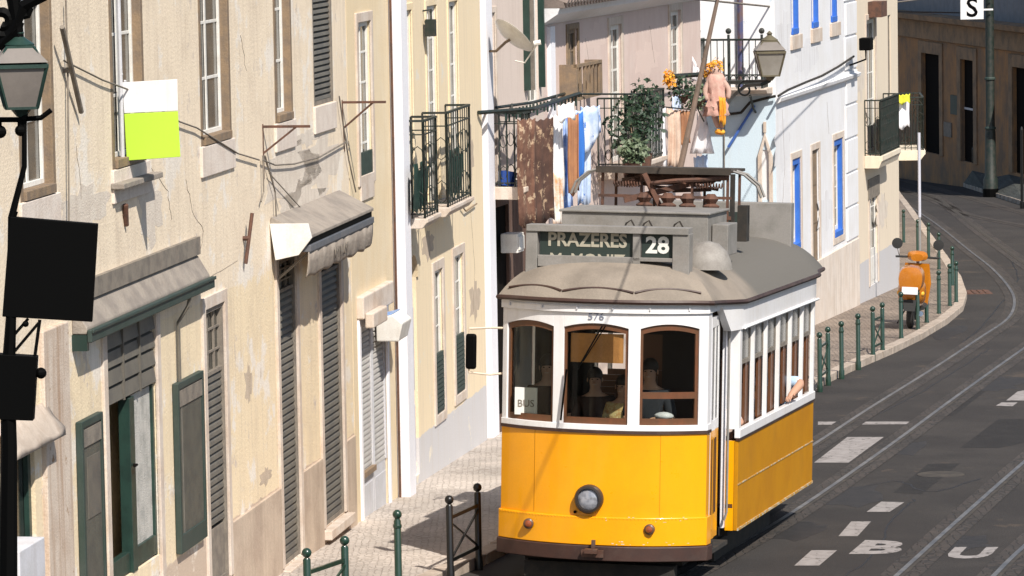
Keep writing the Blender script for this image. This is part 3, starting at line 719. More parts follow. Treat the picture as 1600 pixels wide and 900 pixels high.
# arched door : stone surround ring, arch head
a,b,c,d = arch; mb = MB(); cx=(a+b)/2; rw=(b-a)/2
for sgn in (-1,1):
    for i in range(6):
        t0=i/6*math.pi/2; t1=(i+1)/6*math.pi/2
        p=lambda t,rr:(cx+sgn*math.cos(t)*rr, d-rw*1.0+math.sin(t)*rr)
        q=[p(t0,rw),p(t0,rw+.14),p(t1,rw+.14),p(t1,rw)]
        mb.prism(q,-.03,.26,'Y')
        # spandrel fill inside the square hole
        cnr=(cx+sgn*rw,d)
        mb.prism([p(t0,rw+.001),p(t1,rw+.001),cnr],-.001,.25,'Y')
mb.build('arch_surround', M['yellow_wall'], b3)
mb = MB(); mb.box(a+.01,b-.01,.05,.1,c,d-.55); mb.box(a+.08,b-.08,.03,.05,c+.2,c+1.0); mb.box(a+.08,b-.08,.03,.05,c+1.2,d-.75); mb.build('door', M['pale_grey'], b3, bevel=.01)
mb = MB(); mb.box(a+.01,b-.01,.08,.1,d-.549,d-.01); mb.build('fanlight', M['rust'], b3)
# balconies
hB = F3.sz(628,193,.34)[1]-F3.sz(628,342,.34)[1]
s_a = F3.sz(628,345,.34)[0]+.05
e0 = F3.sz(683,330,.34)[0]; e1 = F3.sz(698,320,.34)[0]; e2 = F3.sz(733,305,.34)[0]
balcony(b3, F3.sz(640,345)[0]-.8, e0-.1, .36, zb3, 1.34, M['stone'], M['iron'], panel=None, step=.2, r=.008, label='nearer balcony with scrolled iron railing')
balcony(b3, e1-.0, e2, .36, zb3, 1.34, M['stone'], M['iron'], step=.2, r=.008, label='farther balcony with scrolled iron railing')
# green things hung inside the balconies
for k,(aa,bb,lab) in enumerate(((e0-1.5,e0-.5,'dark green netting tied behind the railing of the nearer iron balcony'),(e1+.5,e2-.4,'dark green netting tied behind the railing of the farther iron balcony'))):
    mb = MB(); vs=[]; nn=12
    for i in range(nn+1):
        x=aa+(bb-aa)*i/nn; vs += [(x,-.30+.02*math.sin(i*2),zb3+.72+.06*math.sin(i)),(x,-.29+.02*math.sin(i*3),zb3+.4),(x,-.28,zb3+.12+.05*math.sin(i*1.7))]
    mb.add(vs,[(i*3+j,i*3+j+1,i*3+j+4,i*3+j+3) for i in range(nn) for j in (0,1)])
    o=mb.build('netting', M['green']); m_=o.modifiers.new('s','SOLIDIFY'); m_.thickness=.01; o.location=F3.o; o.rotation_euler=(0,0,F3.ang); tag(o,lab,'netting','netting on the iron balconies')
# wall lantern on building 3
e = F3.emp('wall_lamp','small dark wall lamp between the upper balcony doors','lamp'); lq,lz = F3.sz(661,48)
mb = MB(); mb.box(lq-.06,lq+.08,-.18,-.04,lz-.08,lz+.16); mb.tube([(lq,0,lz+.28),(lq,-.12,lz+.3),(lq,-.12,lz+.16)],.015); mb.build('lamp_body', M['iron'], e)
# white corner strip
FW = Fac(A0, dA, 765); LW = FW.length_to(775)
mb = MB(); mb.box(0.01,LW,-.06,.3,-1.2,11); o = mb.build('white_corner_strip', M['pipe_white'], bevel=.01); o.location=FW.o; o.rotation_euler=(0,0,FW.ang)
tag(o,'white painted corner strip at the far end of the balcony house','pilaster')
# =============================================================== houses 4 and 5 along the bend
P4 = FW.o + FW.d*LW; E5 = Vector((3.58,81.1,0)); d4 = (E5-P4); d4.z=0; d4.normalize()
F4 = Fac(P4, d4, 772); L4 = F4.length_to(858)
b4 = F4.emp('flat_block', 'narrow pink plastered house with white balcony door above a dark brown shop front', 'house', 'houses along the left side of the street')
dr = F4.rect(755,22,777,292); dr2 = F4.rect(822,-20,842,165)
zbr = F4.sz(775,312)[1]
sh = F4.rect(758,330,800,640)
M['wall4'] = mat('pink plaster over dark brown ground floor', (.10,.055,.04), .85, bands=[(zbr,(.62,.52,.46))], bump=.25, streak=.3, streakcol=(.35,.28,.22), fine=.06)
wall_holes('wall', b4, M['wall4'], 0, L4, -1, 11, [dr,dr2,sh])
surround(b4, dr, M['stone'], .10, .02, bottom=False)
window(b4, dr, M['white_paint'], M['white_cloth'], 2, 4, y=.03, fw=.1, mw=.06, name='balcony_door', panel=.7)
window(b4, dr2, M['white_paint'], M['pane'], 2, 3, y=.03, fw=.1, name='balcony_door')
mb = MB(); mb.box(sh[0]+.01,sh[1]-.01,.05,.1,sh[2],sh[3]); mb.build('shop_front', M['dark'], b4)
mb = MB()
for x in (dr2[0]-.25, dr2[1]+.02): mb.box(x,x+.06,-.10,-.0,dr2[2]+.3,dr2[3]-.02)
mb.pieces('open_shutter', M['green'], b4)
mb = MB(); mb.box(dr2[0]-.12,dr2[0]-.06,-.14,-.02,dr2[2]+.3,dr2[3]-.1); mb.build('open_shutter', M['grey_frame'], b4)
zb4 = F4.sz(775,290)[1]; h4 = F4.sz(775,178)[1]-zb4
balcony(b4, .15, .62, .5, zb4, 1.15, M['stone'], M['iron'], step=.13, label='rounded stone balcony with dark green railing', th=.2)
mb = MB(); mb.tube([(.25,-.2,zb4+.0),(.3,-.22,zb4+.22)],[.12,.16],8); o = mb.build('flower_pot', mat('glazed blue pot',(.02,.06,.25),.2)); o.location=F4.o; o.rotation_euler=(0,0,F4.ang); tag(o,'small glazed blue flower pot on the stone balcony beside the white door','flower pot')
mb = MB(); mb.box(.55,.95,-.3,-.02,F4.sz(768,400)[1],F4.sz(768,370)[1]); mb.box(.58,.92,-.32,-.3,F4.sz(768,396)[1],F4.sz(768,374)[1]); o = mb.build('meter_box', M['white_paint'], bevel=.01); o.location=F4.o; o.rotation_euler=(0,0,F4.ang); tag(o,'white meter box on the dark brown wall left of the tram roof','box')
# satellite dish
Yd = 66.0
dc = atY(797,62,Yd-.8); e = empty('satellite_dish', dc, (0,0,0), 'cream satellite dish on a bent wall arm, seen from the edge', 'satellite dish')
mb = MB(); prof=[(.02,0),(.15,.012),(.27,.045),(.36,.09),(.365,.095),(.355,.10),(.26,.055),(.14,.02),(.01,.01)]
mb.M = Euler((R(8),R(-22),0)).to_matrix().to_4x4() @ Matrix.Rotation(R(25),4,'Z') @ Matrix.Rotation(R(68),4,'Y'); mb.lathe(prof, n=24); mb.build('dish', M['white_paint'], e, smooth=True)
mb = MB(); a=atY(742,80,Yd-.2)-dc; b_=atY(775,80,Yd-.6)-dc; c_=atY(790,66,Yd-.8)-dc
mb.tube([a,b_,c_,(0,0,0)],.022,6); mb.build('wall_arm', M['wood_frame'], e)
mb = MB(); q0=atY(805,95,Yd-.8)-dc; q1=atY(820,98,Yd-.9)-dc; q2=atY(840,68,Yd-1.1)-dc; mb.tube([q0,q1,q2],.012,5); mb.tube([q2-Vector((.06,0,0)),q2+Vector((.05,0,.02))],.04,8); mb.build('receiver', M['white_paint'], e)
# long drying rail
def px_tube(mb, pts, r, base, n=6): mb.tube([atY(x,y,Y)-base for x,y,Y in pts], r, n)
base = atY(833,172,66.5)
e = empty('drying_frame', base, (0,0,0), 'dark green iron drying frame with washing on it, reaching across two house fronts', 'frame')
mb = MB(); px_tube(mb,[(748,176,64.6),(833,170,66.3),(905,146,70.5)],.035,base); px_tube(mb,[(775,168,66.0),(833,160,68),(905,140,71.5)],.025,base)
px_tube(mb,[(905,147,70.5),(1020,147,72.5)],.018,base)
for x,y,Y in ((760,176,65),(800,172,65.8),(833,170,66.3),(870,158,68.4),(904,147,70.5)): mb.bar(atY(x,y,Y)-base, atY(x,y-9,Y+1.3)-base, .03)
mb.build('bars', M['iron'], e)
mb = MB(); 
for i in range(22):
    t=i/21; p=Vector(atY(790+115*t,172-26*t,65.8+4.7*t))-base; mb.tube([p,p-Vector((0,0,.16+.04*math.sin(i*2.3)))],.016,5)
mb.pieces('hook', M['green'], e)
def cloth(name, lab, cat, px, Y, mt, grp='washing hung out over the street', wav=.03, n=14, dy=0.0, seed=0):
    """hanging cloth: px = (x0,y0 top-left, x1,y1 top-right, y2 bottom right, y3 bottom left); dy = depth change across the width"""
    x0,y0,x1,y1,y2,y3 = px; o0 = atY(x0,y0,Y); rs = random.Random(seed+int(x0)); ph = rs.random()*6
    mb = MB(); rows=7; vs=[]
    for i in range(n+1):
        t=i/n; top=atY(x0+(x1-x0)*t, y0+(y1-y0)*t, Y+dy*t); bot=atY(x0+(x1-x0)*t, y3+(y2-y3)*t, Y+dy*t)
        top.z -= .03*math.sin(t*math.pi*3)**2
        for j in range(rows+1):
            u=j/rows; p=top.lerp(bot,u); p.x=top.x+(p.x-top.x)*.0
            p.y += wav*(.4+u)*math.sin(ph+t*9+u*.8)+wav*.5*math.sin(t*21+ph*2); p.x += wav*.3*math.sin(ph+u*5)
            if j==rows: p.z += .04*math.sin(ph+t*8)
            vs.append(p-o0)
    mb.add(vs,[(i*(rows+1)+j,i*(rows+1)+j+1,(i+1)*(rows+1)+j+1,(i+1)*(rows+1)+j) for i in range(n) for j in range(rows)])
    o=mb.build(name, mt, smooth=True); o.location=o0; m_=o.modifiers.new('s','SOLIDIFY'); m_.thickness=.008
    return tag(o,lab,cat,grp)
M['rug'] = mat('brown patterned rug',(.10,.045,.03),.95,col2=(.17,.085,.055),scale=5,patches=((.42,.30,.20),7,.55))
M['rug2'] = mat('dark brown rug',(.06,.03,.022),.95,col2=(.10,.05,.035),scale=4,patches=((.36,.25,.16),6,.56))
M['cl_white'] = mat('white linen',(.80,.79,.80),.9,patches=((.10,.20,.55),5,.66))
M['cl_blue'] = mat('blue print cloth',(.04,.16,.52),.85,col2=(.45,.55,.75),scale=3.2,patches=((.8,.55,.15),6,.68))
M['cl_lblue'] = mat('pale blue cloth',(.38,.48,.66),.9,col2=(.62,.68,.78),scale=3,patches=((.04,.16,.5),4.5,.58))
M['cl_brown'] = mat('brown orange scarf',(.36,.17,.08),.9,col2=(.28,.13,.07),scale=4)
M['cl_brick'] = mat('faded brick towel',(.52,.36,.27),.9,col2=(.62,.48,.38),scale=5)
M['cl_plain'] = mat('plain white cloth',(.82,.80,.82),.9,fine=.03)
M['cl_bluep'] = mat('plain blue cloth',(.03,.15,.50),.85)
M['orange'] = mat('orange flowers',(.70,.26,.02),.7,col2=(.72,.42,.04),scale=9)
M['pinkdoll'] = mat('dusty pink felt',(.52,.29,.24),.95,col2=(.58,.37,.30),scale=8,bump=.3)
M['skin'] = mat('skin',(.48,.27,.18),.6,fine=.03)
M['hair'] = mat('dark brown hair',(.03,.018,.012),.6)
cloth('rug','brown patterned rug hanging left of the white and blue washing','rug',(808,186,836,184,350,354),65.6,M['rug'],dy=.5)
cloth('rug','darker brown rug with worn pale figures, hanging right behind the first rug','rug',(834,188,864,182,342,352),66.4,M['rug2'],dy=.4)
cloth('towel','long white towel with small blue print next to the brown rugs','towel',(863,180,880,178,300,352),67.6,M['cl_white'],dy=.2)
cloth('sheet','deep blue printed sheet hanging between the white towel and the orange brown scarf','sheet',(877,180,893,176,322,345),68.0,M['cl_blue'],dy=.2)
cloth('scarf','narrow orange brown scarf hanging over the blue washing','scarf',(886,180,903,176,300,306),67.7,M['cl_brown'],dy=.1,wav=.02)
cloth('dress','pale blue dress with dark blue flowers at the right end of the drying frame','dress',(900,172,935,168,216,258),69.0,M['cl_lblue'],dy=.4)
cloth('towel','plain pale blue towel below the flowered dress','towel',(902,200,922,198,320,322),69.3,M['cl_lblue'],dy=.2)
cloth('cloth','small crumpled off-white cloth thrown over the top of the drying frame','cloth',(872,164,898,158,184,190),67.2,M['white_cloth'],dy=.2)
# extra washing
cloth('towel','narrow white and orange printed towel low between the white towel and the blue sheet','towel',(862,268,880,266,352,354),67.2,mat('orange print towel',(.74,.70,.66),.9,col2=(.55,.25,.07),scale=4,patches=((.05,.18,.5),6,.6)),dy=.1,wav=.02)
cloth('shirt','white and blue patterned shirt hanging over the right part of the drying frame','shirt',(908,166,938,164,204,222),69.6,mat('blue pattern shirt',(.70,.72,.76),.9,col2=(.05,.18,.52),scale=7),dy=.3)
cloth('towel','dark blue towel below the patterned shirt','towel',(884,178,912,174,270,330),68.9,M['cl_bluep'],dy=.2,wav=.04)
# pink house
F5 = Fac(P4, d4, 858); L5 = F5.length_to(1101)
b5 = F5.emp('pink_house', 'pale pink house with grey eaves, stone framed French windows and a plant balcony', 'house', 'houses along the left side of the street')
wp = [F5.rect(886,47,903,146), F5.rect(952,40,973,250), F5.rect(1046,18,1064,122)]
ze = F5.sz(900,16)[1]
zg5 = F5.sz(960,275)[1]
lowr = F5.rect(925,300,945,420)
wall_holes('wall', b5, M['pink_wall'], 0, L5, -1, ze, wp, D=9)
surround(b5, wp[0], M['wood_frame'], .10, .025, bottom=False); surround(b5, wp[1], M['stone'], .14, .025, bottom=False); surround(b5, wp[2], M['stone'], .14, .025)
window(b5, wp[0], M['wood_frame'], M['pane'], 2, 3, y=.03, fw=.07)
window(b5, wp[1], M['white_paint'], M['pane'], 2, 6, y=.04, fw=.09, name='balcony_door', mw=.04)
window(b5, wp[2], M['white_paint'], M['pane'], 2, 4, y=.04, fw=.09, mw=.04)
mb = MB(); mb.prism([(-.02,ze-.16),(-.30,ze+.02),(-.34,ze+.12),(-.05,ze+.12),(-.02,ze)], -.2, L5+.2,'X'); mb.build('cornice', M['white_wall'], b5)
mb = MB(); mb.prism([(-.42,ze+.125),(-.40,ze+.22),(0,ze+.34),(9.2,ze+3.6),(9.2,ze+3.4),(0,ze+.125)], -.2, L5+.2,'X')
for i in range(int(L5/.22)): mb.tube([(-.1+i*.22,-.46,ze+.20),(-.1+i*.22,4,ze+1.84)],.075,6)
mb.build('roof', mat('old grey brown roof tiles',(.20,.16,.14),.9,col2=(.14,.115,.10),scale=3,bump=.4), b5)
mb = MB(); mb.box(.28,.62,-.06,.0,-1,ze-.2); mb.build('white_band', M['pipe_white'], b5)
# wooden railing before first window
x0,z0_ = F5.sz(884,146); mb=MB(); 
for i in range(7): xx=x0-.4+i*.28; mb.box(xx,xx+.05,-.30,-.26,z0_-.1,z0_+.45)
mb.box(x0-.45,x0+1.4,-.31,-.25,z0_+.45,z0_+.50); mb.box(x0-.45,x0+1.4,-.31,-.25,z0_-.1,z0_-.05); mb.box(x0-.45,x0-.4,-.3,0,z0_-.1,z0_+.5); mb.box(x0+1.4,x0+1.45,-.3,0,z0_-.1,z0_+.5); mb.build('window_railing', M['wood_frame'], b5)
zb5 = F5.sz(972,250)[1]
bs0 = F5.sz(952,250)[0]-.9
balcony(b5, bs0, F5.sz(990,250)[0]+.3, .5, zb5, 1.2, M['stone'], M['iron'], step=.12, th=.2, label='stone balcony packed with plants')
# plants
def leaf_cluster(c, r, n, size, seed, sc=(1,1,1), mb=None, droop=.3):
    rs = random.Random(seed); mb = mb or MB()
    for i in range(n):
        while True:
            v = Vector((rs.uniform(-1,1),rs.uniform(-1,1),rs.uniform(-1,1)))
            if v.length <= 1: break
        p = Vector(c)+Vector((v.x*r*sc[0],v.y*r*sc[1],v.z*r*sc[2]))
        a = Vector((rs.uniform(-1,1),rs.uniform(-1,1),rs.uniform(-.8,.5)-droop)).normalized(); b = a.orthogonal().normalized()
        b = (b + a.cross(b)*rs.uniform(-1,1)).normalized(); s_ = size*rs.uniform(.6,1.4)
        mb.add([p, p+a*s_*.5+b*s_*.28, p+a*s_, p+a*s_*.5-b*s_*.28],[(0,1,2,3)])
    return mb
M['leaf'] = mat('dark leaves',(.014,.034,.018),.6,col2=(.028,.058,.025),scale=9,fine=0)
M['leaf2'] = mat('grey green leaves',(.09,.13,.07),.6,col2=(.14,.17,.10),scale=9,fine=0)
for k,(x,y,Y,rr,h_,lab,mt) in enumerate(((985,215,72.0,.42,1.0,'tall bushy dark green plant on the pink house balcony','leaf'),(1005,195,72.3,.35,1.1,'dark climbing plant at the far end of the pink house balcony','leaf'),(990,240,71.4,.25,.35,'low grey green trailing plant over the edge of the pink house balcony','leaf2'))):
    c = atY(x,y,Y); e = empty('potted_plant', c, (0,0,0), lab, 'plant', 'plants on the pink house balcony')
    leaf_cluster((0,0,h_*.2), rr, 420, .10, 40+k, (1,.8,h_/rr*.6)).build('foliage', M[mt], e)
    mb=MB(); mb.lathe([(.11,-h_*.75),(.15,-h_*.45),(.16,-h_*.45),(.14,-h_*.47)], n=10); mb.build('pot', M['rust'], e)
    mb=MB(); mb.tube([(0,0,-h_*.5),(.03,0,0),(0,.02,h_*.4)],[.02,.015,.006],5); mb.build('stem', M['wood_frame'], e)
# washing further right
base = atY(1045,118,76.5)
e = empty('drying_frame', base, (0,0,0), 'short dark green drying rack with flowers, in front of the white wall', 'frame')
mb = MB(); px_tube(mb,[(1040,120,76.5),(1100,116,78)],.05,base); px_tube(mb,[(1042,126,76.5),(1080,150,77),(1100,190,77.5)],.012,base); px_tube(mb,[(1060,120,76.8),(1048,175,76.8)],.012,base); px_tube(mb,[(1070,120,77),(1085,180,77)],.012,base); px_tube(mb,[(1100,116,78),(1108,60,79.5)],.02,base); px_tube(mb,[(1015,165,75.5),(1088,172,77)],.014,base); mb.build('bars', M['iron'], e)
cloth('towel','plain white towel hanging under the pink house beside the plants','towel',(1017,165,1040,168,262,256),75.6,M['cl_plain'],dy=.3)
cloth('towel','faded brick coloured towel right of the plain white towel','towel',(1043,168,1063,172,262,262),76.3,M['cl_brick'],dy=.2)
cloth('cloth','brown printed cloth between the brick towel and the trolley pole','cloth',(1062,172,1078,172,226,230),76.6,M['cl_brown'],dy=.2)
mb=MB(); 
def tri_cloth(name,lab,pts,Y,mt):
    P=[atY(x,y,Y) for x,y in pts]; c=P[0]; mb=MB()
    a,b_,d_=P; N_=8; vs=[]; id_={}
    for i in range(N_+1):
        for j in range(i+1):
            q=a.lerp(b_,i/N_).lerp(a.lerp(d_,i/N_), (j/i if i else 0)); q.y+=.05*math.sin(j*2.2+i*.4); id_[(i,j)]=len(vs); vs.append(q-c)
    fs=[]
    for i in range(N_):
        for j in range(i+1):
            fs.append((id_[(i,j)],id_[(i+1,j)],id_[(i+1,j+1)]))
            if j<i: fs.append((id_[(i,j)],id_[(i+1,j+1)],id_[(i,j+1)]))
    mb.add(vs,fs); o=mb.build(name,mt,smooth=True); o.location=c; m_=o.modifiers.new('s','SOLIDIFY'); m_.thickness=.01
    return tag(o,lab,'cloth','washing hung out over the street')
tri_cloth('cloth','white pointed cloth hanging low, wide at its hem, under the doll',[(1098,158),(1078,240),(1116,240)],77.6,M['cl_plain'])
tri_cloth('cloth','small white pointed cloth above the drying rack',[(1082,88),(1078,128),(1100,124)],78.2,M['cl_plain'])
cloth('cloth','strip of plain blue cloth between the trolley pole and the doll','cloth',(1096,130,1108,132,172,176),77.8,M['cl_bluep'],dy=.1,wav=.01)
cloth('cloth','small blue striped cloth low down beside the pale blue wall','cloth',(1084,245,1106,240,268,270),77.9,M['cl_lblue'],dy=.1,wav=.02)
for k,(x,y,Y,rr,lab) in enumerate(((1046,122,76.4,.14,'orange flower bunch at the left end of the short drying rack'),(1108,112,77.6,.15,'orange flower bunch above the doll'))):
    o=leaf_cluster((0,0,0), rr, 160, .07, 60+k, (.8,.8,1.2)).build('flower_bunch', M['orange']); o.location=atY(x,y,Y); tag(o,lab,'flowers','orange flower bunches on the drying rack')
for k,(x,y,Y,rr,lab,mt) in enumerate(((1066,142,76.7,.30,'tangle of dark dried stems in a basket hung from the short drying rack','leaf'),(1090,150,77.4,.24,'small grey green hanging plant beside the trolley pole','leaf2'))):
    c=atY(x,y,Y); e=empty('hanging_basket', c, (0,0,0), lab, 'plant', 'hanging plants by the drying rack')
    leaf_cluster((0,0,0), rr, 260, .08, 90+k, (.9,.7,1.1)).build('foliage', M[mt], e); mb=MB(); mb.lathe([(.05,-.22),(.15,-.10),(.17,-.08)],n=10); mb.tube([(0,0,-.1),(0,0,.28)],.008,4); mb.build('basket', M['rust'], e)
cloth('cloth','small white printed cloth at the top between the flowers and the pink house','cloth',(1050,150,1064,148,172,174),76.5,M['cl_lblue'],dy=.1,wav=.02)
cloth('cloth','orange and yellow cloth bundle hanging under the doll flowers','cloth',(1124,150,1134,152,196,192),77.2,M['orange'],dy=.05,wav=.02)
# skin figure builder
def skin_body(name, verts, edges, mt, parent=None, sub=2, root=0):
    """verts: list of (x,y,z,r) ; one continuous skinned surface"""
    me = bpy.data.meshes.new(name); me.from_pydata([v[:3] for v in verts], edges, [])
    o = bpy.data.objects.new(name, me); COL.objects.link(o)
    m = o.modifiers.new('skin','SKIN'); m.use_smooth_shade = True
    for i,v in enumerate(verts):
        sv = me.skin_vertices[0].data[i]
        r_ = v[3]; sv.radius = (r_,r_) if not isinstance(r_,tuple) else r_
        sv.use_root = (i==root)
    s = o.modifiers.new('sub','SUBSURF'); s.levels = sub; s.render_levels = sub
    bpy.context.view_layer.update()
    dg = bpy.context.evaluated_depsgraph_get(); nm = bpy.data.meshes.new_from_object(o.evaluated_get(dg))
    bpy.data.objects.remove(o); nm.materials.clear(); nm.materials.append(mt)
    nm.polygons.foreach_set('use_smooth',[True]*len(nm.polygons))
    o = bpy.data.objects.new(name, nm); COL.objects.link(o); o.parent = parent
    return o
dl = atY(1119,150,77.4)
dl.z += .0
e = empty('hanging_doll', dl, (0,0,R(8)), 'dusty pink stuffed doll with yellow hair and shoes, hung up beside the white wall', 'doll')
V_=[(0,0,0,.17),(0,0,.22,.18),(0,0,.40,.09),(0,0,.55,.15),(0,0,.66,.12),(.17,0,.32,.08),(.30,-.03,.12,.07),(.26,-.05,-.08,.06),(-.17,0,.32,.08),(-.28,-.03,.10,.07),(-.22,-.05,-.1,.06),(.09,0,-.22,.10),(.13,-.03,-.5,.075),(.10,-.02,-.72,.06),(-.08,0,-.22,.10),(-.04,-.04,-.48,.075),(.04,-.02,-.70,.06)]
E_=[(0,1),(1,2),(2,3),(3,4),(1,5),(5,6),(6,7),(1,8),(8,9),(9,10),(0,11),(11,12),(12,13),(0,14),(14,15),(15,16)]
skin_body('body',V_,E_,mat('rose felt',(.50,.33,.27),.95,bump=.2),e,1)
mb=MB(); vs=[]; N_=20; pr=[(.09,.50),(.15,.46),(.21,.36),(.225,.20),(.20,.08),(.22,-.02),(.20,-.10),(.27,-.22),(.25,-.30),(.31,-.42)]
for (r_,z_) in pr:
    for j in range(N_): t=math.tau*j/N_; q_=r_*(1+.10*math.sin(j*2.5+z_*9)); vs.append((q_*math.cos(t),q_*.8*math.sin(t),z_+.02*math.sin(j*3.1)))
mb.add(vs,[(i*N_+j,i*N_+(j+1)%N_,(i+1)*N_+(j+1)%N_,(i+1)*N_+j) for i in range(len(pr)-1) for j in range(N_)])
o=mb.build('frilly_dress', M['pinkdoll'], e, smooth=True); m_=o.modifiers.new('s','SOLIDIFY'); m_.thickness=.012
leaf_cluster((0,.02,.66),.17,160,.08,71).build('hair', M['orange'], e)
mb=MB(); mb.ball((.10,-.06,-.78),.09,sc=(1,1.4,.7)); mb.ball((.03,-.06,-.77),.09,sc=(1,1.4,.7)); mb.build('shoes', M['orange'], e, smooth=True)
mb=MB(); mb.ball((-.05,-.14,.58),.018); mb.ball((.05,-.14,.58),.018); mb.build('eyes', M['black'], e)

e.scale=(.8,.8,.85)
# =============================================================== white and blue house
W0 = G(1285,510); W1_ = G(1390,462); dW = (W1_-W0); dW.z=0; dW.normalize()
F6 = Fac(W0, dW, 1216); L6 = F6.length_to(1341)
b6 = F6.emp('white_blue_house', 'large white house with strong blue window frames and a pale blue end wall', 'house', 'houses along the left side of the street')
lw = [F6.rect(1237,250,1252,386), F6.rect(1268,236,1281,420), F6.rect(1302,220,1318,365)]
uw = [F6.rect(1235,-45,1249,52), F6.rect(1267,-50,1280,42), F6.rect(1297,-55,1309,33)]
wall_holes('wall', b6, M['white_wall'], 0, L6, -2, 12, lw+uw, D=18)
for r in (lw[0],lw[2]):
    surround(b6, r, M['stone'], .14, .02)
    window(b6, r, M['blue_paint'], M['pane'], 2, 4, y=.10, fw=.09, leaf_mat=M['white_paint'], outer=.13)
surround(b6, lw[1], M['stone'], .14, .02, bottom=False)
r=lw[1]; mb=MB(); mb.box(r[0]+.01,r[1]-.01,.04,.1,r[2],r[3]-.01)
for z in (.2,1.0,1.8): mb.box(r[0]+.12,r[1]-.12,.025,.04,r[2]+z,r[2]+z+.6)
mb.build('door', M['wood_frame'], b6, bevel=.01)
for r in uw:
    window(b6, r, M['blue_paint'], M['pane'], 2, 3, y=.10, fw=.09, leaf_mat=M['white_paint'], outer=.13)
    mb=MB(); mb.box(r[0]-.12,r[1]+.12,-.05,.02,r[2]-.30,r[2]-.01); mb.build('sill', M['stone'], b6, bevel=.01)
zc = F6.sz(1270,137)[1]
mb=MB(); mb.prism([(0,zc-.10),(-.10,zc-.04),(-.12,zc+.03),(0,zc+.06)],0,L6,'X'); mb.build('string_course', M['white_wall'], b6)
mb=MB(); zc2=F6.sz(1315,385)[1]; mb.box(0,L6-.02,-.05,.01,-2,zc2); mb.build('plinth', mat('cream stone plinth',(.68,.60,.53),.85,col2=(.62,.53,.45),scale=2,streak=.4,bump=.2), b6, bevel=.01)
mb=MB(); 
for i in range(9): mb.box(L6-1.5-.12*(i%2),L6-.02,-.035,.01,zc2+.05+i*.75,zc2+.05+i*.75+.70)
mb.build('corner_stones', M['white_wall'], b6, bevel=.012)
# end wall, perpendicular, facing down the street
zbl = None
FE = Fac.__new__(Fac); FE.o = F6.o.copy(); FE.d = F6.n*1.0; 
# s runs from the corner outward (to the right); negative s goes left into the house
FE.ang = math.atan2(FE.d.y,FE.d.x); FE.n = Vector((FE.d.y,-FE.d.x,0))
zsl = FE.sz(1150,150)[1]
M['wall6e'] = mat('blue below white limewash', (.55,.66,.74), .9, bands=[(zsl+.0,(.80,.80,.81))], bump=.25, streak=.15, streakcol=(.5,.5,.5), fine=.04, patches=((.50,.60,.68),1.2,.6))
ni = FE.rect(1189,234,1204,312)
e6 = empty('end_wall_group', (0,0,0), (0,0,0)); bpy.data.objects.remove(e6)
inv6 = (Matrix.Translation(F6.o) @ Matrix.Rotation(F6.ang,4,'Z')).inverted(); m6e = inv6 @ Matrix.Translation(FE.o) @ Matrix.Rotation(FE.ang,4,'Z')
def end_child(mb, name, mt, **k):
    mb.v = [m6e @ Vector(v) for v in mb.v]; return mb.build(name, mt, b6, **k)
a,b,c,d = ni
mb = MB(); x0=-17.9
for q in ((x0,a,-2,12),(b,-.003,-2,12),(a,b,-2,c),(a,b,d,12)): mb.box(q[0],q[1],-.02,.06,q[2],q[3])
o = end_child(mb,'end_wall',M['wall6e'])
# niche with pointed stone frame
mb = MB(); mb.box(a-.06,a+.02,-.07,-.021,c-.1,d-.1); mb.box(b-.02,b+.06,-.07,-.021,c-.1,d-.1); mb.box(a-.1,b+.1,-.10,-.021,c-.18,c-.1)
cx=(a+b)/2
for sg in (-1,1): mb.prism([(cx+sg*((b-a)/2+.06),d-.12),(cx+sg*((b-a)/2-.02),d-.12),(cx,d+.20),(cx,d+.36)],-.07,-.021,'Y')
mb.box(cx-.03,cx+.03,-.07,-.03,d+.34,d+.56); end_child(mb,'niche_frame',M['stone'],bevel=.01)
mb = MB(); mb.box(a+.02,b-.02,.03,.05,c,d); end_child(mb,'niche_back',M['grey_wall'])
# corner balcony on the end wall
bw0 = FE.sz(1097,140)[0]; zb6 = FE.sz(1150,138,.5)[1]
mb = MB(); mb.prism([(0,zb6-.14),(-.62,zb6-.10),(-.70,zb6-.03),(-.70,zb6),(0,zb6)], bw0, -.05,'X'); o6 = end_child(mb,'balcony_slab',M['stone'],bevel=.01)
hh = FE.sz(1150,62,.6)[1]-zb6
tmp = MB(); 
def rail_run(mb,a,b,h,step=.13):
    a=Vector(a); b=Vector(b); n_=max(1,round((b-a).length/step)); up=Vector((0,0,1))
    for zz,rr in ((h,.02),(.10,.014),(h*.28,.012)): mb.bar(a+up*zz,b+up*zz,rr*2)
    for i in range(n_+1):
        q=a.lerp(b,i/n_); mb.tube([q,q+up*h],.010,5,False)
        if i<n_:
            for zc_ in (h*.19,):
                dd=(b-a).normalized(); m_=a.lerp(b,(i+.5)/n_); mb.tube([m_+dd*math.cos(t)*step*.45+up*(zc_+math.sin(t)*step*.6) for t in [k/8*math.tau for k in range(9)]],.009,4,False)
rail_run(tmp,(bw0+.05,-.62,zb6),(-.15,-.62,zb6),hh); rail_run(tmp,(bw0+.05,-.62,zb6),(bw0+.05,-.02,zb6),hh); rail_run(tmp,(-.15,-.62,zb6),(-.15,-.02,zb6),hh)
for x in (bw0+.05,(bw0-.15)/2,-.15): tmp.tube([(x,-.62,zb6),(x,-.62,zb6+hh+.1)],.028,6); tmp.ball((x,-.62,zb6+hh+.17),.06)
tmp.v=[m6e @ Vector(v) for v in tmp.v]; orl = tmp.build('railing', M['iron'], o6)
# brackets scroll under slab
mb = MB(); 
for x in (bw0+.3,-.4):
    mb.tube([(x,-.02,zb6-.5),(x,-.25,zb6-.42),(x,-.5,zb6-.2),(x,-.62,zb6-.14)],.025,6)
end_child(mb,'bracket',M['iron'])
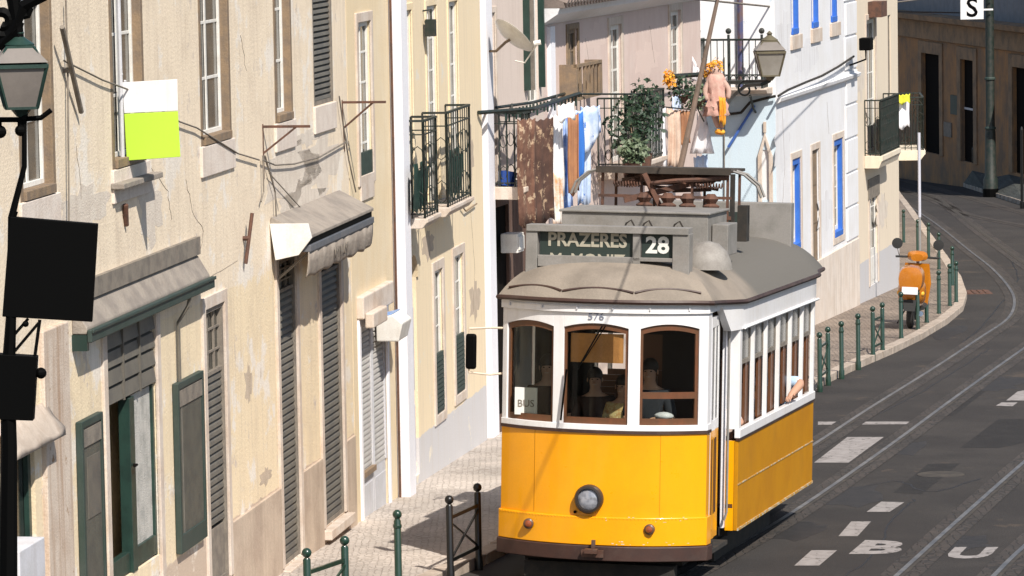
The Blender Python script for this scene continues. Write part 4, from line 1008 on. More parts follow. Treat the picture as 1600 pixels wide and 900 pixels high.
# upper end wall door + pipe
px_=FE.sz(1158,60)[0]; mb = MB(); mb.tube([(px_,-.08,zb6),(px_,-.08,12)],.06,8); o=mb.build('down_pipe', mat('dark blue brown pipe',(.06,.07,.16),.5,col2=(.14,.08,.06),scale=5)); o.location=FE.o; o.rotation_euler=(0,0,FE.ang); tag(o,'dark downpipe on the white wall behind the corner balcony','drainpipe')
p0=FE.sz(1178,165,.1); p1=FE.sz(1138,230,.1); mb=MB(); mb.tube([(p0[0],-.05,p0[1]),(p1[0],-.12,p1[1])],.03,6); o=mb.build('awning_pole', mat('blue rod',(.05,.12,.38),.5)); o.location=FE.o; o.rotation_euler=(0,0,FE.ang); tag(o,'slanting blue rod leaning on the pale blue wall','pole')
p0=FE.sz(1131,90,.1); p1=FE.sz(1131,320,.1); mb=MB(); mb.tube([(p0[0],-.05,p0[1]),(p1[0],-.05,p1[1])],.014,5); o=mb.build('cable', M['grey_frame']); o.location=FE.o; o.rotation_euler=(0,0,FE.ang); tag(o,'thin vertical cable down the pale blue wall','cable','cables strung along the house walls')
# floodlight
q = F6.sz(1323,75); e=F6.emp('wall_floodlight','small dark floodlight on a short bent arm high on the white house','lamp'); 
mb=MB(); mb.box(q[0]-.2,q[0]+.25,-.55,-.30,q[1]-.05,q[1]+.22); mb.build('lamp_head', M['black'], e, bevel=.02)
mb=MB(); mb.tube([(q[0],-.42,q[1]-.05),(q[0],-.42,q[1]-.25),(q[0]-.05,-.06,q[1]-.38)],.02,6); mb.build('arm', M['black'], e)

# =============================================================== cream corner house
F7 = Fac(W0, dW, 1341); L7 = F7.length_to(1406)
b7 = F7.emp('cream_corner_house', 'cream corner house with one balcony, standing behind the scooter', 'house', 'houses along the left side of the street')
u7 = [F7.rect(1353,32,1369,236), F7.rect(1387,24,1393,200)]
g7 = [F7.rect(1358,290,1372,440)]
u7[1] = (u7[1][0],u7[1][1],u7[0][2],u7[1][3])
zp7 = F7.sz(1350,408)[1]
M['wall7'] = mat('cream plaster over grey base', (.50,.49,.50), .9, bands=[(zp7,(.70,.60,.47))], bump=.25, streak=.3, streakcol=(.5,.42,.33), fine=.06)
wall_holes('wall', b7, M['wall7'], 0, L7, -1, 12, u7+g7, D=9)
surround(b7, u7[0], M['stone'], .13, .02, bottom=False); window(b7, u7[0], M['white_paint'], M['pane'], 2, 5, y=.04, fw=.09, name='balcony_door')
window(b7, u7[1], M['grey_frame'], M['pane_dark'], 1, 4, y=.03, fw=.05)
surround(b7, g7[0], M['stone'], .13, .02, bottom=False)
r=g7[0]; window(b7, r, M['white_paint'], M['pane_dark'], 2, 3, y=.04, fw=.12, name='door', panel=.7)
mb=MB(); zq=F7.sz(1372,280)[1]; mb.box(r[0]-.2,r[1]+.2,-.03,.02,zq-.35,zq+.1); mb.build('lintel', M['grey_frame'], b7)
zb7 = F7.sz(1353,243)[1]; h7 = 1.25
o=balcony(b7, F7.sz(1351,243)[0], F7.sz(1380,235)[0], .36, zb7, h7, M['cream_wall'], M['iron'], th=.28, panel=M['green'], label='corbelled balcony with dark green panelled railing', step=.14)
mb=MB(); qx,qz=F7.sz(1356,10); mb.box(qx,qx+.9,-.30,-.0,qz-.25,qz+.1); mb.build('bracket_box', M['rust'], b7)
# house round the corner, only its balcony shows
d8 = Vector((.055,1,0)).normalized(); P8 = F7.o+F7.d*L7
F8 = Fac.__new__(Fac); F8.o=P8+d8*.3; F8.o.z=gz(0,P8.y); F8.d=d8; F8.ang=math.atan2(d8.y,d8.x); F8.n=Vector((d8.y,-d8.x,0))
b8 = F8.emp('rear_house','pale house beyond the cream corner house, only a small balcony in view','house','houses along the left side of the street')
wall_holes('wall', b8, M['cream_wall'], 0, 30, -1.5, 12, [(4,5.2,zb7+.1,zb7+2.4)], D=8)
window(b8,(4,5.2,zb7+.1,zb7+2.4),M['white_paint'],M['pane'],2,4,name='balcony_door')
z8 = F8.sz(1410,235,.8)[1]
z8 = atY(1411,232,P8.y+4.6).z - F8.o.z
balcony(b8, 3.6, 5.6, .75, z8, 1.3, M['cream_wall'], M['iron'], th=.25, step=.16)
pb=MB(); mb=MB(); cc=atY(1411,150,P8.y+3.6)
cloth('towel','white towels with yellow edge hung on the small balcony behind the cream corner house','towel',(1403,152,1421,150,198,202),P8.y+3.5,M['cl_plain'],dy=.3)
cloth('cloth','bright yellow cloth folded on the rail above the white towels','cloth',(1405,148,1422,146,160,162),P8.y+3.3,mat('yellow cloth',(.60,.60,.04),.8),dy=.3,wav=.01)

# =============================================================== far shaded building
qa = atY(1600,275,150); qb = atY(1405,225,167); dF = Vector((qb.x-qa.x,17,0)).normalized()
FF = Fac.__new__(Fac); FF.d = -dF; FF.ang = math.atan2(FF.d.y,FF.d.x); FF.n = Vector((FF.d.y,-FF.d.x,0))
FF.o = Vector((qb.x,qb.y,qb.z)) + dF*14
b9 = FF.emp('shaded_stone_building','long stone building in deep shade beyond the bend, with tall black doorways','building')
z9 = -1.5
def frect(xl,yt,xr,yb): return FF.rect(xl,yt,xr,yb)
dd9 = [frect(1441,82,1470,243), frect(1502,92,1523,256), frect(1583,104,1608,275)]
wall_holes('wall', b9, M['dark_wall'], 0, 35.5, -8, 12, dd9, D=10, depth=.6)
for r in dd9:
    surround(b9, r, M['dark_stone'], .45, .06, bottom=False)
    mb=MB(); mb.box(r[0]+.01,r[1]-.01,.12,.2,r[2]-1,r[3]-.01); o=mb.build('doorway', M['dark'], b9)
r=dd9[1]; mb=MB(); zz=FF.sz(1510,172)[1]; mb.box(r[0]-.02,r[1]+.02,.1,.16,zz,zz+.08); mb.build('door_bar', M['pale_grey'], b9)
zl = FF.sz(1500,32)[1]
zm_=FF.sz(1500,228)[1]
LF=35.5
mb=MB(); mb.prism([(0,zl-.9),(-.12,zl-.85),(-.12,zl-.2),(-.5,zl-.1),(-.55,zl+.1),(0,zl+.15)],0,LF,'X'); mb.build('cornice', M['dark_stone'], b9)
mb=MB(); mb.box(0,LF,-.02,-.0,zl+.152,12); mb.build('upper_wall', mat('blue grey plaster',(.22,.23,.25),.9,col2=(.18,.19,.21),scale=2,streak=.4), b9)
q=frect(1487,148,1498,180); mb=MB(); mb.box(q[0],q[1],-.06,-.0,q[2],q[3]); mb.build('notice_board', M['green_soft'], b9)
q=frect(1476,190,1488,215); mb=MB(); mb.box(q[0],q[1],-.05,-.0,q[2],q[3]); mb.build('notice', M['grey_frame'], b9)
# =============================================================== tram
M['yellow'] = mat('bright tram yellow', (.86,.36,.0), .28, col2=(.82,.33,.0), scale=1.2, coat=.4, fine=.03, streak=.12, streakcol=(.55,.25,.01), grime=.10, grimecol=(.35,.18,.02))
M['yellow_side'] = mat('tram yellow, matt, weaker side light painted in', (.47,.205,.0), .6, col2=(.42,.175,.001), scale=1.6, coat=.0, spec=.25, fine=.05, streak=.25, streakcol=(.4,.18,.01), grime=.25, grimecol=(.30,.15,.03))  # darker copy of the front yellow: the side's weaker light painted in
M['tram_white'] = mat('tram white enamel', (.80,.79,.80), .35, col2=(.76,.74,.73), scale=2, coat=.2, fine=.03, streak=.25, streakcol=(.5,.44,.38), sx=1.5)
M['tram_brown'] = mat('red brown bumper paint', (.050,.022,.016), .5, col2=(.038,.018,.014), scale=4, fine=.1, grime=.4, grimecol=(.12,.09,.07))
M['tram_wood'] = mat('varnished brown wood', (.11,.048,.021), .4, col2=(.14,.05,.02), scale=7, streak=.4, streakcol=(.08,.03,.015), sx=2)
M['roof_canvas'] = mat('dusty roof canvas', (.25,.21,.17), .9, col2=(.19,.16,.13), scale=1.6, bump=.35, bscale=35, grime=.3, grimecol=(.25,.22,.19), fine=.06)
# the roof canvas turns darker over its rear two thirds
def darker_rear(m):
    N=m.node_tree.nodes; L=m.node_tree.links; b=N['Principled BSDF']; src=b.inputs['Base Color'].links[0].from_socket
    tc=N.new('ShaderNodeTexCoord'); sp=N.new('ShaderNodeSeparateXYZ'); L.new(tc.outputs['Object'],sp.inputs[0])
    n=N.new('ShaderNodeTexNoise'); n.inputs['Scale'].default_value=1.5; n.inputs['Detail'].default_value=8; L.new(tc.outputs['Object'],n.inputs[0])
    a=N.new('ShaderNodeMath'); a.operation='MULTIPLY_ADD'; L.new(n.outputs[0],a.inputs[0]); a.inputs[1].default_value=1.6; L.new(sp.outputs[1],a.inputs[2])
    r=N.new('ShaderNodeMapRange'); r.inputs[1].default_value=2.5; r.inputs[2].default_value=3.3; L.new(a.outputs[0],r.inputs[0])
    x=N.new('ShaderNodeMix'); x.data_type='RGBA'; L.new(r.outputs[0],x.inputs[0]); L.new(src,x.inputs[6]); x.inputs[7].default_value=(.125,.115,.10,1); L.new(x.outputs[2],b.inputs['Base Color'])
darker_rear(M['roof_canvas'])
M['roof_metal'] = mat('dusty grey metal', (.24,.225,.21), .65, col2=(.19,.18,.165), scale=3, grime=.5, grimecol=(.14,.11,.08), bump=.1)
M['lamp_white'] = mat('lamp glass', (.32,.33,.37), .08, col2=(.16,.165,.19), scale=14, spec=.8, fine=0, coat=1)
M['orange_glass'] = mat('amber lamp glass', (.25,.06,.02), .15, coat=1, fine=0)
M['blind'] = mat('orange brown roller blind', (.66,.29,.09), .9, col2=(.58,.25,.08), scale=6, fine=.1)
M['glass'] = glass_mat('clear window glass')
M['glass_dusty'] = mat('dusty sash glass', (.12,.12,.115), .2, col2=(.18,.175,.16), scale=3, spec=.7, fine=0)
M['seat_wood'] = mat('brown seat wood', (.11,.05,.025), .5, fine=.05)
M['underframe'] = mat('sooty underframe', (.02,.018,.016), .9, col2=(.035,.028,.022), scale=6)
M['board_dark'] = mat('dark green blind cloth', (.018,.03,.025), .6, fine=0)
M['lettering'] = mat('cream lettering', (.36,.33,.26), .7, fine=0)
M['lettering_w'] = mat('white lettering', (.70,.70,.66), .7, fine=0)
dT = Vector((.246,1,0)).normalized(); TY = 48.8
TR = empty('tram', (0,0,0), (0,0,0), 'yellow and white vintage tram number 28 coming up the street', 'tram')
c0_ = atY(927,880,TY); TR.location = (c0_.x, TY, gz(0,TY)-.06)
TR.rotation_mode = 'ZYX' if False else 'XYZ'
Rm = Matrix.Rotation(math.atan2(dT.y,dT.x)-R(90),3,'Z') @ Matrix.Rotation(-math.atan(.036),3,'X') @ Matrix.Rotation(R(1.3),3,'Y')
TR.rotation_euler = Rm.to_euler('XYZ')
TW = Matrix.Translation(TR.location) @ Rm.to_4x4()
def tpx(x,y,z): return proj(TW @ Vector((x,y,z)))
WP = 1.235; BOW = .42; YP = 1.62; WB = 1.385; YB = 6.95; YE = 8.5
def fx(u): return WP*u
def fy(u): return BOW*abs(u)**2.3
def front_pts(u0,u1,n,off=0.0,ysign=1):
    out=[]
    for i in range(n+1):
        u=u0+(u1-u0)*i/n; x=fx(u); y=fy(u)
        du=.01; dx=fx(u+du)-fx(u-du); dy=fy(u+du)-fy(u-du); l=math.hypot(dx,dy); nx,ny=dy/l,-dx/l
        out.append((x+nx*off,y+ny*off))
    return out
def strip(mb, pts_o, pts_i, z0, z1):
    """solid band between an outer and an inner plan line; z0/z1 numbers or lists"""
    n=len(pts_o); Z0=z0 if isinstance(z0,list) else [z0]*n; Z1=z1 if isinstance(z1,list) else [z1]*n
    vs=[]
    for i in range(n):
        vs += [(*pts_o[i],Z0[i]),(*pts_o[i],Z1[i]),(*pts_i[i],Z1[i]),(*pts_i[i],Z0[i])]
    fs=[]
    for i in range(n-1):
        for j in range(4): fs.append((i*4+j,i*4+(j+1)%4,(i+1)*4+(j+1)%4,(i+1)*4+j))
    fs.append((3,2,1,0)); k=(n-1)*4; fs.append((k,k+1,k+2,k+3)); mb.add(vs,fs)
def fband(mb,u0,u1,z0,z1,o=0.0,th=.05,n=24,ext_l=None,ext_r=None):
    a=front_pts(u0,u1,n,o); b=front_pts(u0,u1,n,o-th)
    if ext_l: a=[(-WP-o,ext_l)]+a; b=[(-WP-o+th,ext_l)]+b
    if ext_r: a=a+[(WP+o,ext_r)]; b=b+[(WP+o-th,ext_r)]
    if isinstance(z0,list): z0=[z0[0]]*(1 if ext_l else 0)+z0+[z0[-1]]*(1 if ext_r else 0)
    if isinstance(z1,list): z1=[z1[0]]*(1 if ext_l else 0)+z1+[z1[-1]]*(1 if ext_r else 0)
    strip(mb,a,b,z0,z1)
ZS,ZBt = .55,1.86          # front skirt bottom, belt
zW0,zW1 = 1.965,3.14        # window opening
DR0 = .60                  # door starts (y)
# lower front
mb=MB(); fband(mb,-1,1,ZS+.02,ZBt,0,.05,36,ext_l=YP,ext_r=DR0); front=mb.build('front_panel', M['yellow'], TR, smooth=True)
mb=MB(); fband(mb,-1,1,ZS,.885,.035,.03,36,ext_l=.7,ext_r=DR0-.02); mb.build('buffer_band', M['yellow'], TR, smooth=True, bevel=.008)
mb=MB(); fband(mb,-1,1,.37,ZS-.005,.06,.16,36,ext_l=.66,ext_r=DR0-.04); mb.build('bumper', M['tram_brown'], TR, smooth=True, bevel=.01)
mb=MB(); fband(mb,-1,1,ZBt+.002,ZBt+.035,.02,.05,36,ext_l=YP,ext_r=DR0); mb.build('belt_moulding', M['tram_brown'], TR)
mb=MB(); fband(mb,-1,1,ZBt+.037,zW0,.012,.06,36,ext_l=YP,ext_r=DR0); mb.build('belt_rail', M['tram_white'], TR, bevel=.004)
# pillars and arches ; window spans in u (arc parameter)
wins=[(-.955,-.43),(-.34,.34),(.43,.955)]
def uof(px): # find u whose front point projects to px at z 2.5
    lo,hi=-1,1
    for _ in range(40):
        m=(lo+hi)/2
        if tpx(fx(m),fy(m),2.5)[0]<px: lo=m
        else: hi=m
    return lo
wins=[(uof(792),uof(864)),(uof(880),uof(981)),(uof(1000),uof(1092))]
mb=MB(); edges=[-1]+[e for w_ in wins for e in w_]+[1]
for i in range(0,len(edges),2):
    fband(mb,edges[i],edges[i+1],zW0,3.27,0,.07,4, ext_l=YP if i==0 else None, ext_r=DR0 if i==6 else None)
for (u0,u1) in wins:
    n=16; arch_=[3.09+.055*(1-(2*i/n-1)**2) for i in range(n+1)]
    fband(mb,u0,u1,arch_,3.27,0,.07,n)
mb.pieces('window_pillar', M['tram_white'], TR, bevel=.004)
for k,(u0,u1) in enumerate(wins):
    mb=MB(); du=.026; n=16; o_=-.025; th=.04
    fband(mb,u0,u0+du,zW0,3.10,o_,th,2); fband(mb,u1-du,u1,zW0,3.10,o_,th,2); fband(mb,u0+du,u1-du,zW0,zW0+.075,o_,th,10)
    a_=[3.09+.055*(1-(2*((u0+du+(u1-u0-2*du)*i/n)-u0)/(u1-u0)-1)**2) for i in range(n+1)]
    fband(mb,u0+du,u1-du,[z-.07 for z in a_],[z+.0 for z in a_],o_,th,n)
    if k==2: fband(mb,u0+du,u1-du,zW0+.31,zW0+.385,o_+.004,th,10)
    fo=mb.build('window_frame', M['tram_wood'] if k else M['tram_wood'], TR)
    mb=MB(); fband(mb,u0+du*.5,u1-du*.5,zW0+.02,3.10,-.045,.006,10); mb.build('pane', M['glass'], fo)
# fascia above windows
mb=MB(); fband(mb,-1,1,3.272,3.39,.03,.10,36,ext_l=YP,ext_r=YP); mb.build('fascia', M['tram_white'], TR, smooth=True)
mb=MB(); fband(mb,-.9,.82,3.342,3.355,.045,.02,30); 
for u in (-.9,-.55,-.2,.14,.48,.82): fband(mb,u,u+.012,3.305,3.342,.045,.012,1)
mb.build('destination_rail', M['pale_grey'], TR)
um=uof(930); text_obj('fleet_number','576',.115,mat('grey blue number',(.16,.18,.24),.6,fine=0),TR,Matrix.Translation((fx(um),fy(um)-.008,3.222)) @ TXT,sx=1.15,depth=.002)
# door on the right platform side
DZ=.62
mb=MB(); mb.box(WP-.03,WP-.005,DR0,DR0+.06,DZ,3.30); mb.box(WP-.04,WP+.0,YP-.10,YP-.02,DZ,3.30); mb.build('door_post', M['pipe_white'], TR)
mb=MB()
for i,(y0,y1,x) in enumerate(((DR0+.06,DR0+.33,WP-.003),(DR0+.34,DR0+.62,WP-.02))):
    mb.box(x-.03,x,y0,y1,DZ-.05,ZBt)
dro=mb.build('door', M['yellow'], TR, bevel=.006)
mb=MB()
for (y0,y1,x) in ((DR0+.06,DR0+.33,WP-.003),(DR0+.34,DR0+.62,WP-.02)):
    mb.box(x-.03,x,y0,y0+.05,ZBt,3.2); mb.box(x-.03,x,y1-.05,y1,ZBt,3.2); mb.box(x-.03,x,y0+.05,y1-.05,ZBt,ZBt+.12); mb.box(x-.03,x,y0+.05,y1-.05,3.08,3.2)
mb.build('door_window_frame', M['tram_white'], dro)
mb=MB()
for (y0,y1,x) in ((DR0+.06,DR0+.33,WP-.003),(DR0+.34,DR0+.62,WP-.02)): mb.box(x-.02,x-.012,y0+.05,y1-.05,ZBt+.12,3.08)
mb.build('door_pane', M['glass'], dro)
mb=MB()
for (y0,y1,x) in ((DR0+.12,DR0+.15,WP-.002),(DR0+.26,DR0+.285,WP-.002),(DR0+.42,DR0+.47,WP-.019)): mb.box(x,x+.006,y0,y1,DZ+.25,ZBt-.10)
mb.build('door_slots', M['tram_brown'], dro)
mb=MB(); mb.tube([(WP+.02,YP-.16,DZ+.1),(WP+.05,YP-.16,DZ+.2),(WP+.05,YP-.16,3.0),(WP+.02,YP-.16,3.1)],.016,6); mb.build('grab_rail', M['roof_metal'], TR)
mb=MB(); mb.box(WP-.35,WP+.04,DR0+.05,YP-.02,.42,.47); mb.box(WP-.3,WP+.02,DR0+.1,DR0+.2,.47,.56); mb.build('step', M['underframe'], TR)
# main body
mb=MB()
zSk,zSb = .58,1.66
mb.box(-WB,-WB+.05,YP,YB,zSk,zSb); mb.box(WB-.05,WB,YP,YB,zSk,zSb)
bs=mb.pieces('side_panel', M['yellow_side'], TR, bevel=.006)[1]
mb=MB(); mb.box(WP+.0,WB-.051,YP,YP+.05,zSk,zSb); mb.box(-WB+.051,-WP,YP,YP+.05,zSk,zSb); mb.pieces('bulkhead_panel', M['yellow'], TR)
mb=MB()
for i in range(60):
    u=-.97+i*1.94/59; x,y=front_pts(u,u,1,.036)[0]; mb.ball((x,y,.868),.0075,6,3)
mb.build('band_rivets', M['yellow'], TR)
mb=MB()
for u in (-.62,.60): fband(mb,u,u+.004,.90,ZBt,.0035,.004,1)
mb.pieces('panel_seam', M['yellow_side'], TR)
mb=MB(); rs=random.Random(5)
for i in range(26):
    u=rs.uniform(.1,.85); z=rs.uniform(.56,.60) if i%2 else rs.uniform(.83,.89); fband(mb,u,u+rs.uniform(.004,.03),z,z+rs.uniform(.004,.010),.0375,.002,1)
o=mb.build('paint_chips', mat('scuffed primer',(.55,.52,.40),.8), TR); o['kind']='stuff'
mb=MB(); mb.box(WB,WB+.008,YP,YB,1.13,1.145); mb.box(WB+.0,WB+.012,YP,YB,zSk,zSk+.03); mb.build('panel_joint', mat('worn joint strip',(.42,.22,.03),.7,patches=((.45,.42,.33),14,.5)), bs)
mb=MB(); mb.box(WB-.03,WB+.012,YP-.01,YB,zSb+.002,zSb+.03); mb.build('belt_moulding', M['tram_brown'], TR)
mb=MB(); mb.box(WB-.05,WB+.022,YP-.012,YB,zSb+.032,zSb+.14); mb.box(-WB-.02,-WB+.05,YP,YB,zSb,zSb+.14); mb.build('belt_rail', M['tram_white'], TR, bevel=.01)
ZC=3.02
mb=MB(); mb.box(WP+.0,WB+.004,YP-.002,YP+.055,zSb+.141,3.32); mb.box(-WB,-WP,YP,YP+.05,zSb,3.27); mb.pieces('bulkhead_post', M['tram_white'], TR)
npil=7; y0_=YP+.10; y1_=YB-.02; pit=(y1_-y0_)/6
mb=MB()
for i in range(npil):
    y=y0_+pit*i; wd=.10 if i in (0,npil-1) else .055
    yy0=YP+.056 if i==0 else y-wd/2; yy1 = y+wd/2 if i<npil-1 else YB
    mb.box(WB-.05,WB,yy0,yy1,zSb+.141,ZC); mb.box(-WB,-WB+.05,yy0,yy1,zSb+.141,ZC)
mb.pieces('window_pillar', M['tram_white'], TR)
for i in range(6):
    a=y0_+pit*i+.03; b_=y0_+pit*(i+1)-.03; zm2=2.55; mb=MB()
    x=WB-.045
    mb.box(x-.03,x,a,a+.04,zm2,ZC); mb.box(x-.03,x,b_-.04,b_,zm2,ZC); mb.box(x-.03,x,a+.04,b_-.04,zm2,zm2+.05); mb.box(x-.03,x,a+.04,b_-.04,ZC-.05,ZC)
    so_=mb.build('sash', M['grey_frame'], TR)
    mb=MB(); mb.box(x-.02,x-.012,a+.04,b_-.04,zm2+.05,ZC-.05); mb.build('pane', M['glass_dusty'], so_)
    mb=MB(); mb.box(x-.06,x-.03,a-.03,a+.14,zSb+.14,zm2); mb.box(x-.06,x-.03,b_-.16,b_+.03,zSb+.14,zm2); mb.pieces('inner_post', M['tram_wood'], TR)
# letterboard following the roof line
def plan(off=0.0, nf=28):
    """roof plan outline, from front centre clockwise to the right, rear, left"""
    right=[]
    for i in range(nf+1):
        u=i/nf; x,y=front_pts(u,u,1,.02+off)[0] if False else (fx(u)*(1+.02),fy(u)-.03)
        right.append((x+(0),y))
    # widen towards the body corner
    right += [(WP+.03,.75),(WP+.05,1.0),(WP+.10,1.3),(WB+.02,YP+.05),(WB+.03,YP+.4)]
    for i in range(1,9): right.append((WB+.03,YP+.4+(YB-YP-.8)*i/8))
    tail=[(WB+.02,YB-.05),(WP+.10,YB+.25),(WP+.05,YB+.6)]
    for i in range(nf,-1,-4): u=i/nf; tail.append((fx(u)*1.02, YE-fy(u)+.03))
    r=right+tail
    out=[]
    cx,cy=0,4.2
    for (x,y) in r:
        d=Vector((x,y-min(max(y,1.3),7.1))); l=d.length or 1; out.append((x+d.x/l*off,y+d.y/l*off))
    left=[(-x,y) for x,y in out[1:-1]][::-1]
    return out+left
def zroof_edge(y): return 3.385 - .07*min(max((y-.2)/1.4,0),1)
po=plan(0.0); pi=plan(-.09)
# side fascia
idx=[i for i,(x,y) in enumerate(po) if y>.42 and x>0 and y<YB+.3 and i<60]
mb=MB()
seg=[po[i] for i in idx]; segi=[pi[i] for i in idx]
strip(mb,seg,segi,[3.30 if y<1.2 else 3.0 for x,y in seg],[zroof_edge(y)+.005 for x,y in seg])
strip(mb,[(-x,y) for x,y in seg],[(-x,y) for x,y in segi],[3.30 if y<1.2 else 3.0 for x,y in seg],[zroof_edge(y)+.005 for x,y in seg])
mb.build('letterboard', M['tram_white'], TR, smooth=True)
mb=MB(); mb.tube([(WB+.04,YP+.1,3.015),(WB+.04,YB,3.015)],.018,6); mb.build('drip_rail', M['tram_white'], TR)
# roof shell
def roof_rings(grow=.035, H=.455, q1=1.0):
    base=plan(grow); n=len(base); rings=[]; qs=[0,.01,.025,.05,.08,.12,.17,.23,.3,.4,.52,.66,.82,1.0]
    for q in qs:
        ring=[]
        for i,(x,y) in enumerate(base):
            cy_=min(max(y,1.5),6.9); X=x*(1-q); Y=y+(cy_-y)*q
            a=math.atan2(x,-(y-1.5)) if y<1.5 else 0
            h=H*(1-(1-q)**4.2)
            lob=0
            if y<1.0 : lob=.035*abs(math.cos((x/WP)*math.pi*1.5))**.7*math.exp(-((q-.13)/.12)**2)*min(1,(1.0-y)/.4)
            ring.append((X,Y,zroof_edge(y)+.035+h+lob))
        rings.append(ring)
    return rings,n
rings,n=roof_rings(); mb=MB(); vs=[p for r_ in rings for p in r_]; fs=[]
for k in range(len(rings)-1):
    for i in range(n): fs.append((k*n+i,k*n+(i+1)%n,(k+1)*n+(i+1)%n,(k+1)*n+i))
fs.append(tuple(range(n-1,-1,-1)))
mb.add(vs,fs); roof=mb.build('roof', M['roof_canvas'], TR, smooth=True)
mb=MB(); g_=plan(.035); mb.tube([(x,y,zroof_edge(y)+.02) for x,y in g_]+[(g_[0][0],g_[0][1],zroof_edge(0)+.02)],.030,6,False); mb.build('gutter', M['tram_brown'], roof)
def on_roof(x,y):
    """height of the shell above plan point"""
    best=None
    for r_ in rings:
        for p in r_:
            d=(p[0]-x)**2+(p[1]-y)**2
            if best is None or d<best[0]: best=(d,p[2])
    return best[1]
# three scalloped canvas lips
mb=MB()
for (xa,xb) in ((-1.17,-.46),(-.44,.42),(.44,1.17)):
    pts=[]
    for i in range(13):
        t=i/12; x=xa+(xb-xa)*t; u=x/WP; q=.045+.028*(1-(2*t-1)**2); yb=fy(abs(u))-.07
        Y=yb+(1.5-yb)*q; X=x*(1-q)*1.03; Z=3.415+.455*(1-(1-q)**4.2)+.012
        pts.append((X,Y,Z+.005))
    mb.tube(pts,.016,6)
mb.build('canvas_seam', M['tram_brown'], roof)
# destination box
def panel_text(txt,x,z,size,y,mt,sx=1.0,name='lettering',bold=0.0): return text_obj(name,txt,size,mt,TR,Matrix.Translation((x,y,z)) @ TXT,sx=sx,depth=.003,bold=bold)
YD=.62
xa=-.97; xb=.92; zd0,zd1=3.88,4.22
mb=MB(); mb.box(xa-.04,xa+.10,YD-.06,YD+.16,3.55,zd1-.04); mb.box(xb-.16,xb+.04,YD-.06,YD+.16,3.50,zd1-.04); mb.box(xa-.03,xb+.03,YD-.08,YD+.18,zd1-.05,zd1+.03); mb.box(xa+.10,xb-.16,YD-.05,YD+.14,zd0-.035,zd0+.01); xm=.33; mb.box(xm-.05,xm+.04,YD-.05,YD+.1,zd0-.12,zd1-.05)
mb.box(xa+.10,xb-.16,YD+.03,YD+.14,zd0,zd1-.05)
db=mb.build('destination_box', M['roof_metal'], TR, bevel=.006)
mb=MB(); mb.box(xa+.12,xm-.06,YD+.012,YD+.026,zd0+.012,zd1-.055); mb.box(xm+.05,xb-.17,YD+.012,YD+.026,zd0+.012,zd1-.055); mb.build('roller_blind', M['board_dark'], db)
t1=text_obj('destination_lettering','PRAZERES',.225,M['lettering'],db,Matrix.Translation(((xa+xm)/2+.04,YD+.008,zd0+.190)) @ TXT,sx=.95,depth=.003,bold=.006)
t2=text_obj('destination_lettering','M. MONIZ',.20,M['lettering'],db,Matrix.Translation(((xa+xm)/2+.04,YD+.009,zd0-.045)) @ TXT,sx=1.0,depth=.003,bold=.004)
t3=text_obj('route_number','28',.27,M['lettering_w'],db,Matrix.Translation(((xm+xb)/2-.06,YD+.008,zd0+.150)) @ TXT,sx=1.05,depth=.003,bold=.008)
# cover so that the lower line of lettering runs under the frame
mb=MB(); mb.box(xa+.11,xm-.05,YD-.052,YD-.049,zd0-.12,zd0+.0); mb.build('lower_strip', M['roof_metal'], db)
# roof boxes, vent, walkway
mb=MB(); mb.box(-.98,.84,2.3,3.5,3.85,4.32); mb.box(-1.01,.87,2.27,3.53,4.32,4.35); mb.box(.85,1.05,2.5,3.1,3.82,4.2)
mb.build('resistor_box', M['roof_metal'], roof, bevel=.01)
mb=MB(); 
for x in (-.1,.12,.5): mb.tube([(x-.12,2.24,4.05),(x-.06,2.24,4.2),(x+.0,2.24,4.24),(x+.08,2.24,4.1)],.012,5)
mb.pieces('pipe', M['underframe'], roof)
mb=MB(); mb.lathe([(.30,3.72),(.28,3.82),(.23,3.93),(.13,4.02),(.02,4.05)],(1.02-.03,1.55,0),18); mb.build('vent_dome', mat('bright dusty zinc',(.27,.25,.225),.6,col2=(.21,.19,.17),scale=6), roof, smooth=True)
# rear destination box
mb=MB(); mb.box(-1.0,1.0,7.2,7.42,3.65,4.25); mb.build('rear_destination_box', M['roof_metal'], roof, bevel=.01)
mb=MB(); mb.box(.1,.40,7.16,7.2,3.85,4.12); mb.box(-.93,0.0,7.16,7.2,3.85,4.12); mb.build('rear_blind', M['board_dark'], roof)
# trolley base: walkway plank, springs, struts
mb=MB(); zb_=4.76
mb.box(-.92,.80,4.0,4.9,zb_,zb_+.035); mb.box(-.92,.80,3.9,3.94,zb_-.02,zb_+.06)
tb_=mb.build('trolley_platform', mat('dark weathered plank',(.035,.028,.022),.9,col2=(.06,.045,.035)), roof)
mb=MB(); rs=random.Random(3)
for x in (-.85,-.35,.3,.75): mb.bar((x,4.0,4.1),(x,4.0,zb_),.032); mb.bar((x,4.8,4.1),(x,4.8,zb_),.032)
mb.bar((-.9,4.0,4.45),(.8,4.0,4.45),.035); mb.bar((-.9,4.0,4.2),(.8,4.0,4.2),.045)
for q_ in range(14): mb.bar((rs.uniform(-.8,.6),rs.uniform(4.1,4.7),rs.uniform(4.5,4.72)),(rs.uniform(-.8,.6),rs.uniform(4.1,4.7),rs.uniform(4.5,4.74)),rs.uniform(.02,.05))
mb.tube([(-.5,4.3,4.68),(.1,4.35,4.70),(.6,4.3,4.70)],.06,8); mb.bar((-.55,3.9,4.4),(.7,4.3,4.74),.07); mb.bar((-.3,3.9,4.74),(-.1,4.0,4.3),.06)
for x in (-.3,.0,.25,.55): mb.lathe([(.09,0),(.11,.05),(.06,.08),(.10,.14),(.05,.2)],(x,3.95,4.3),8)
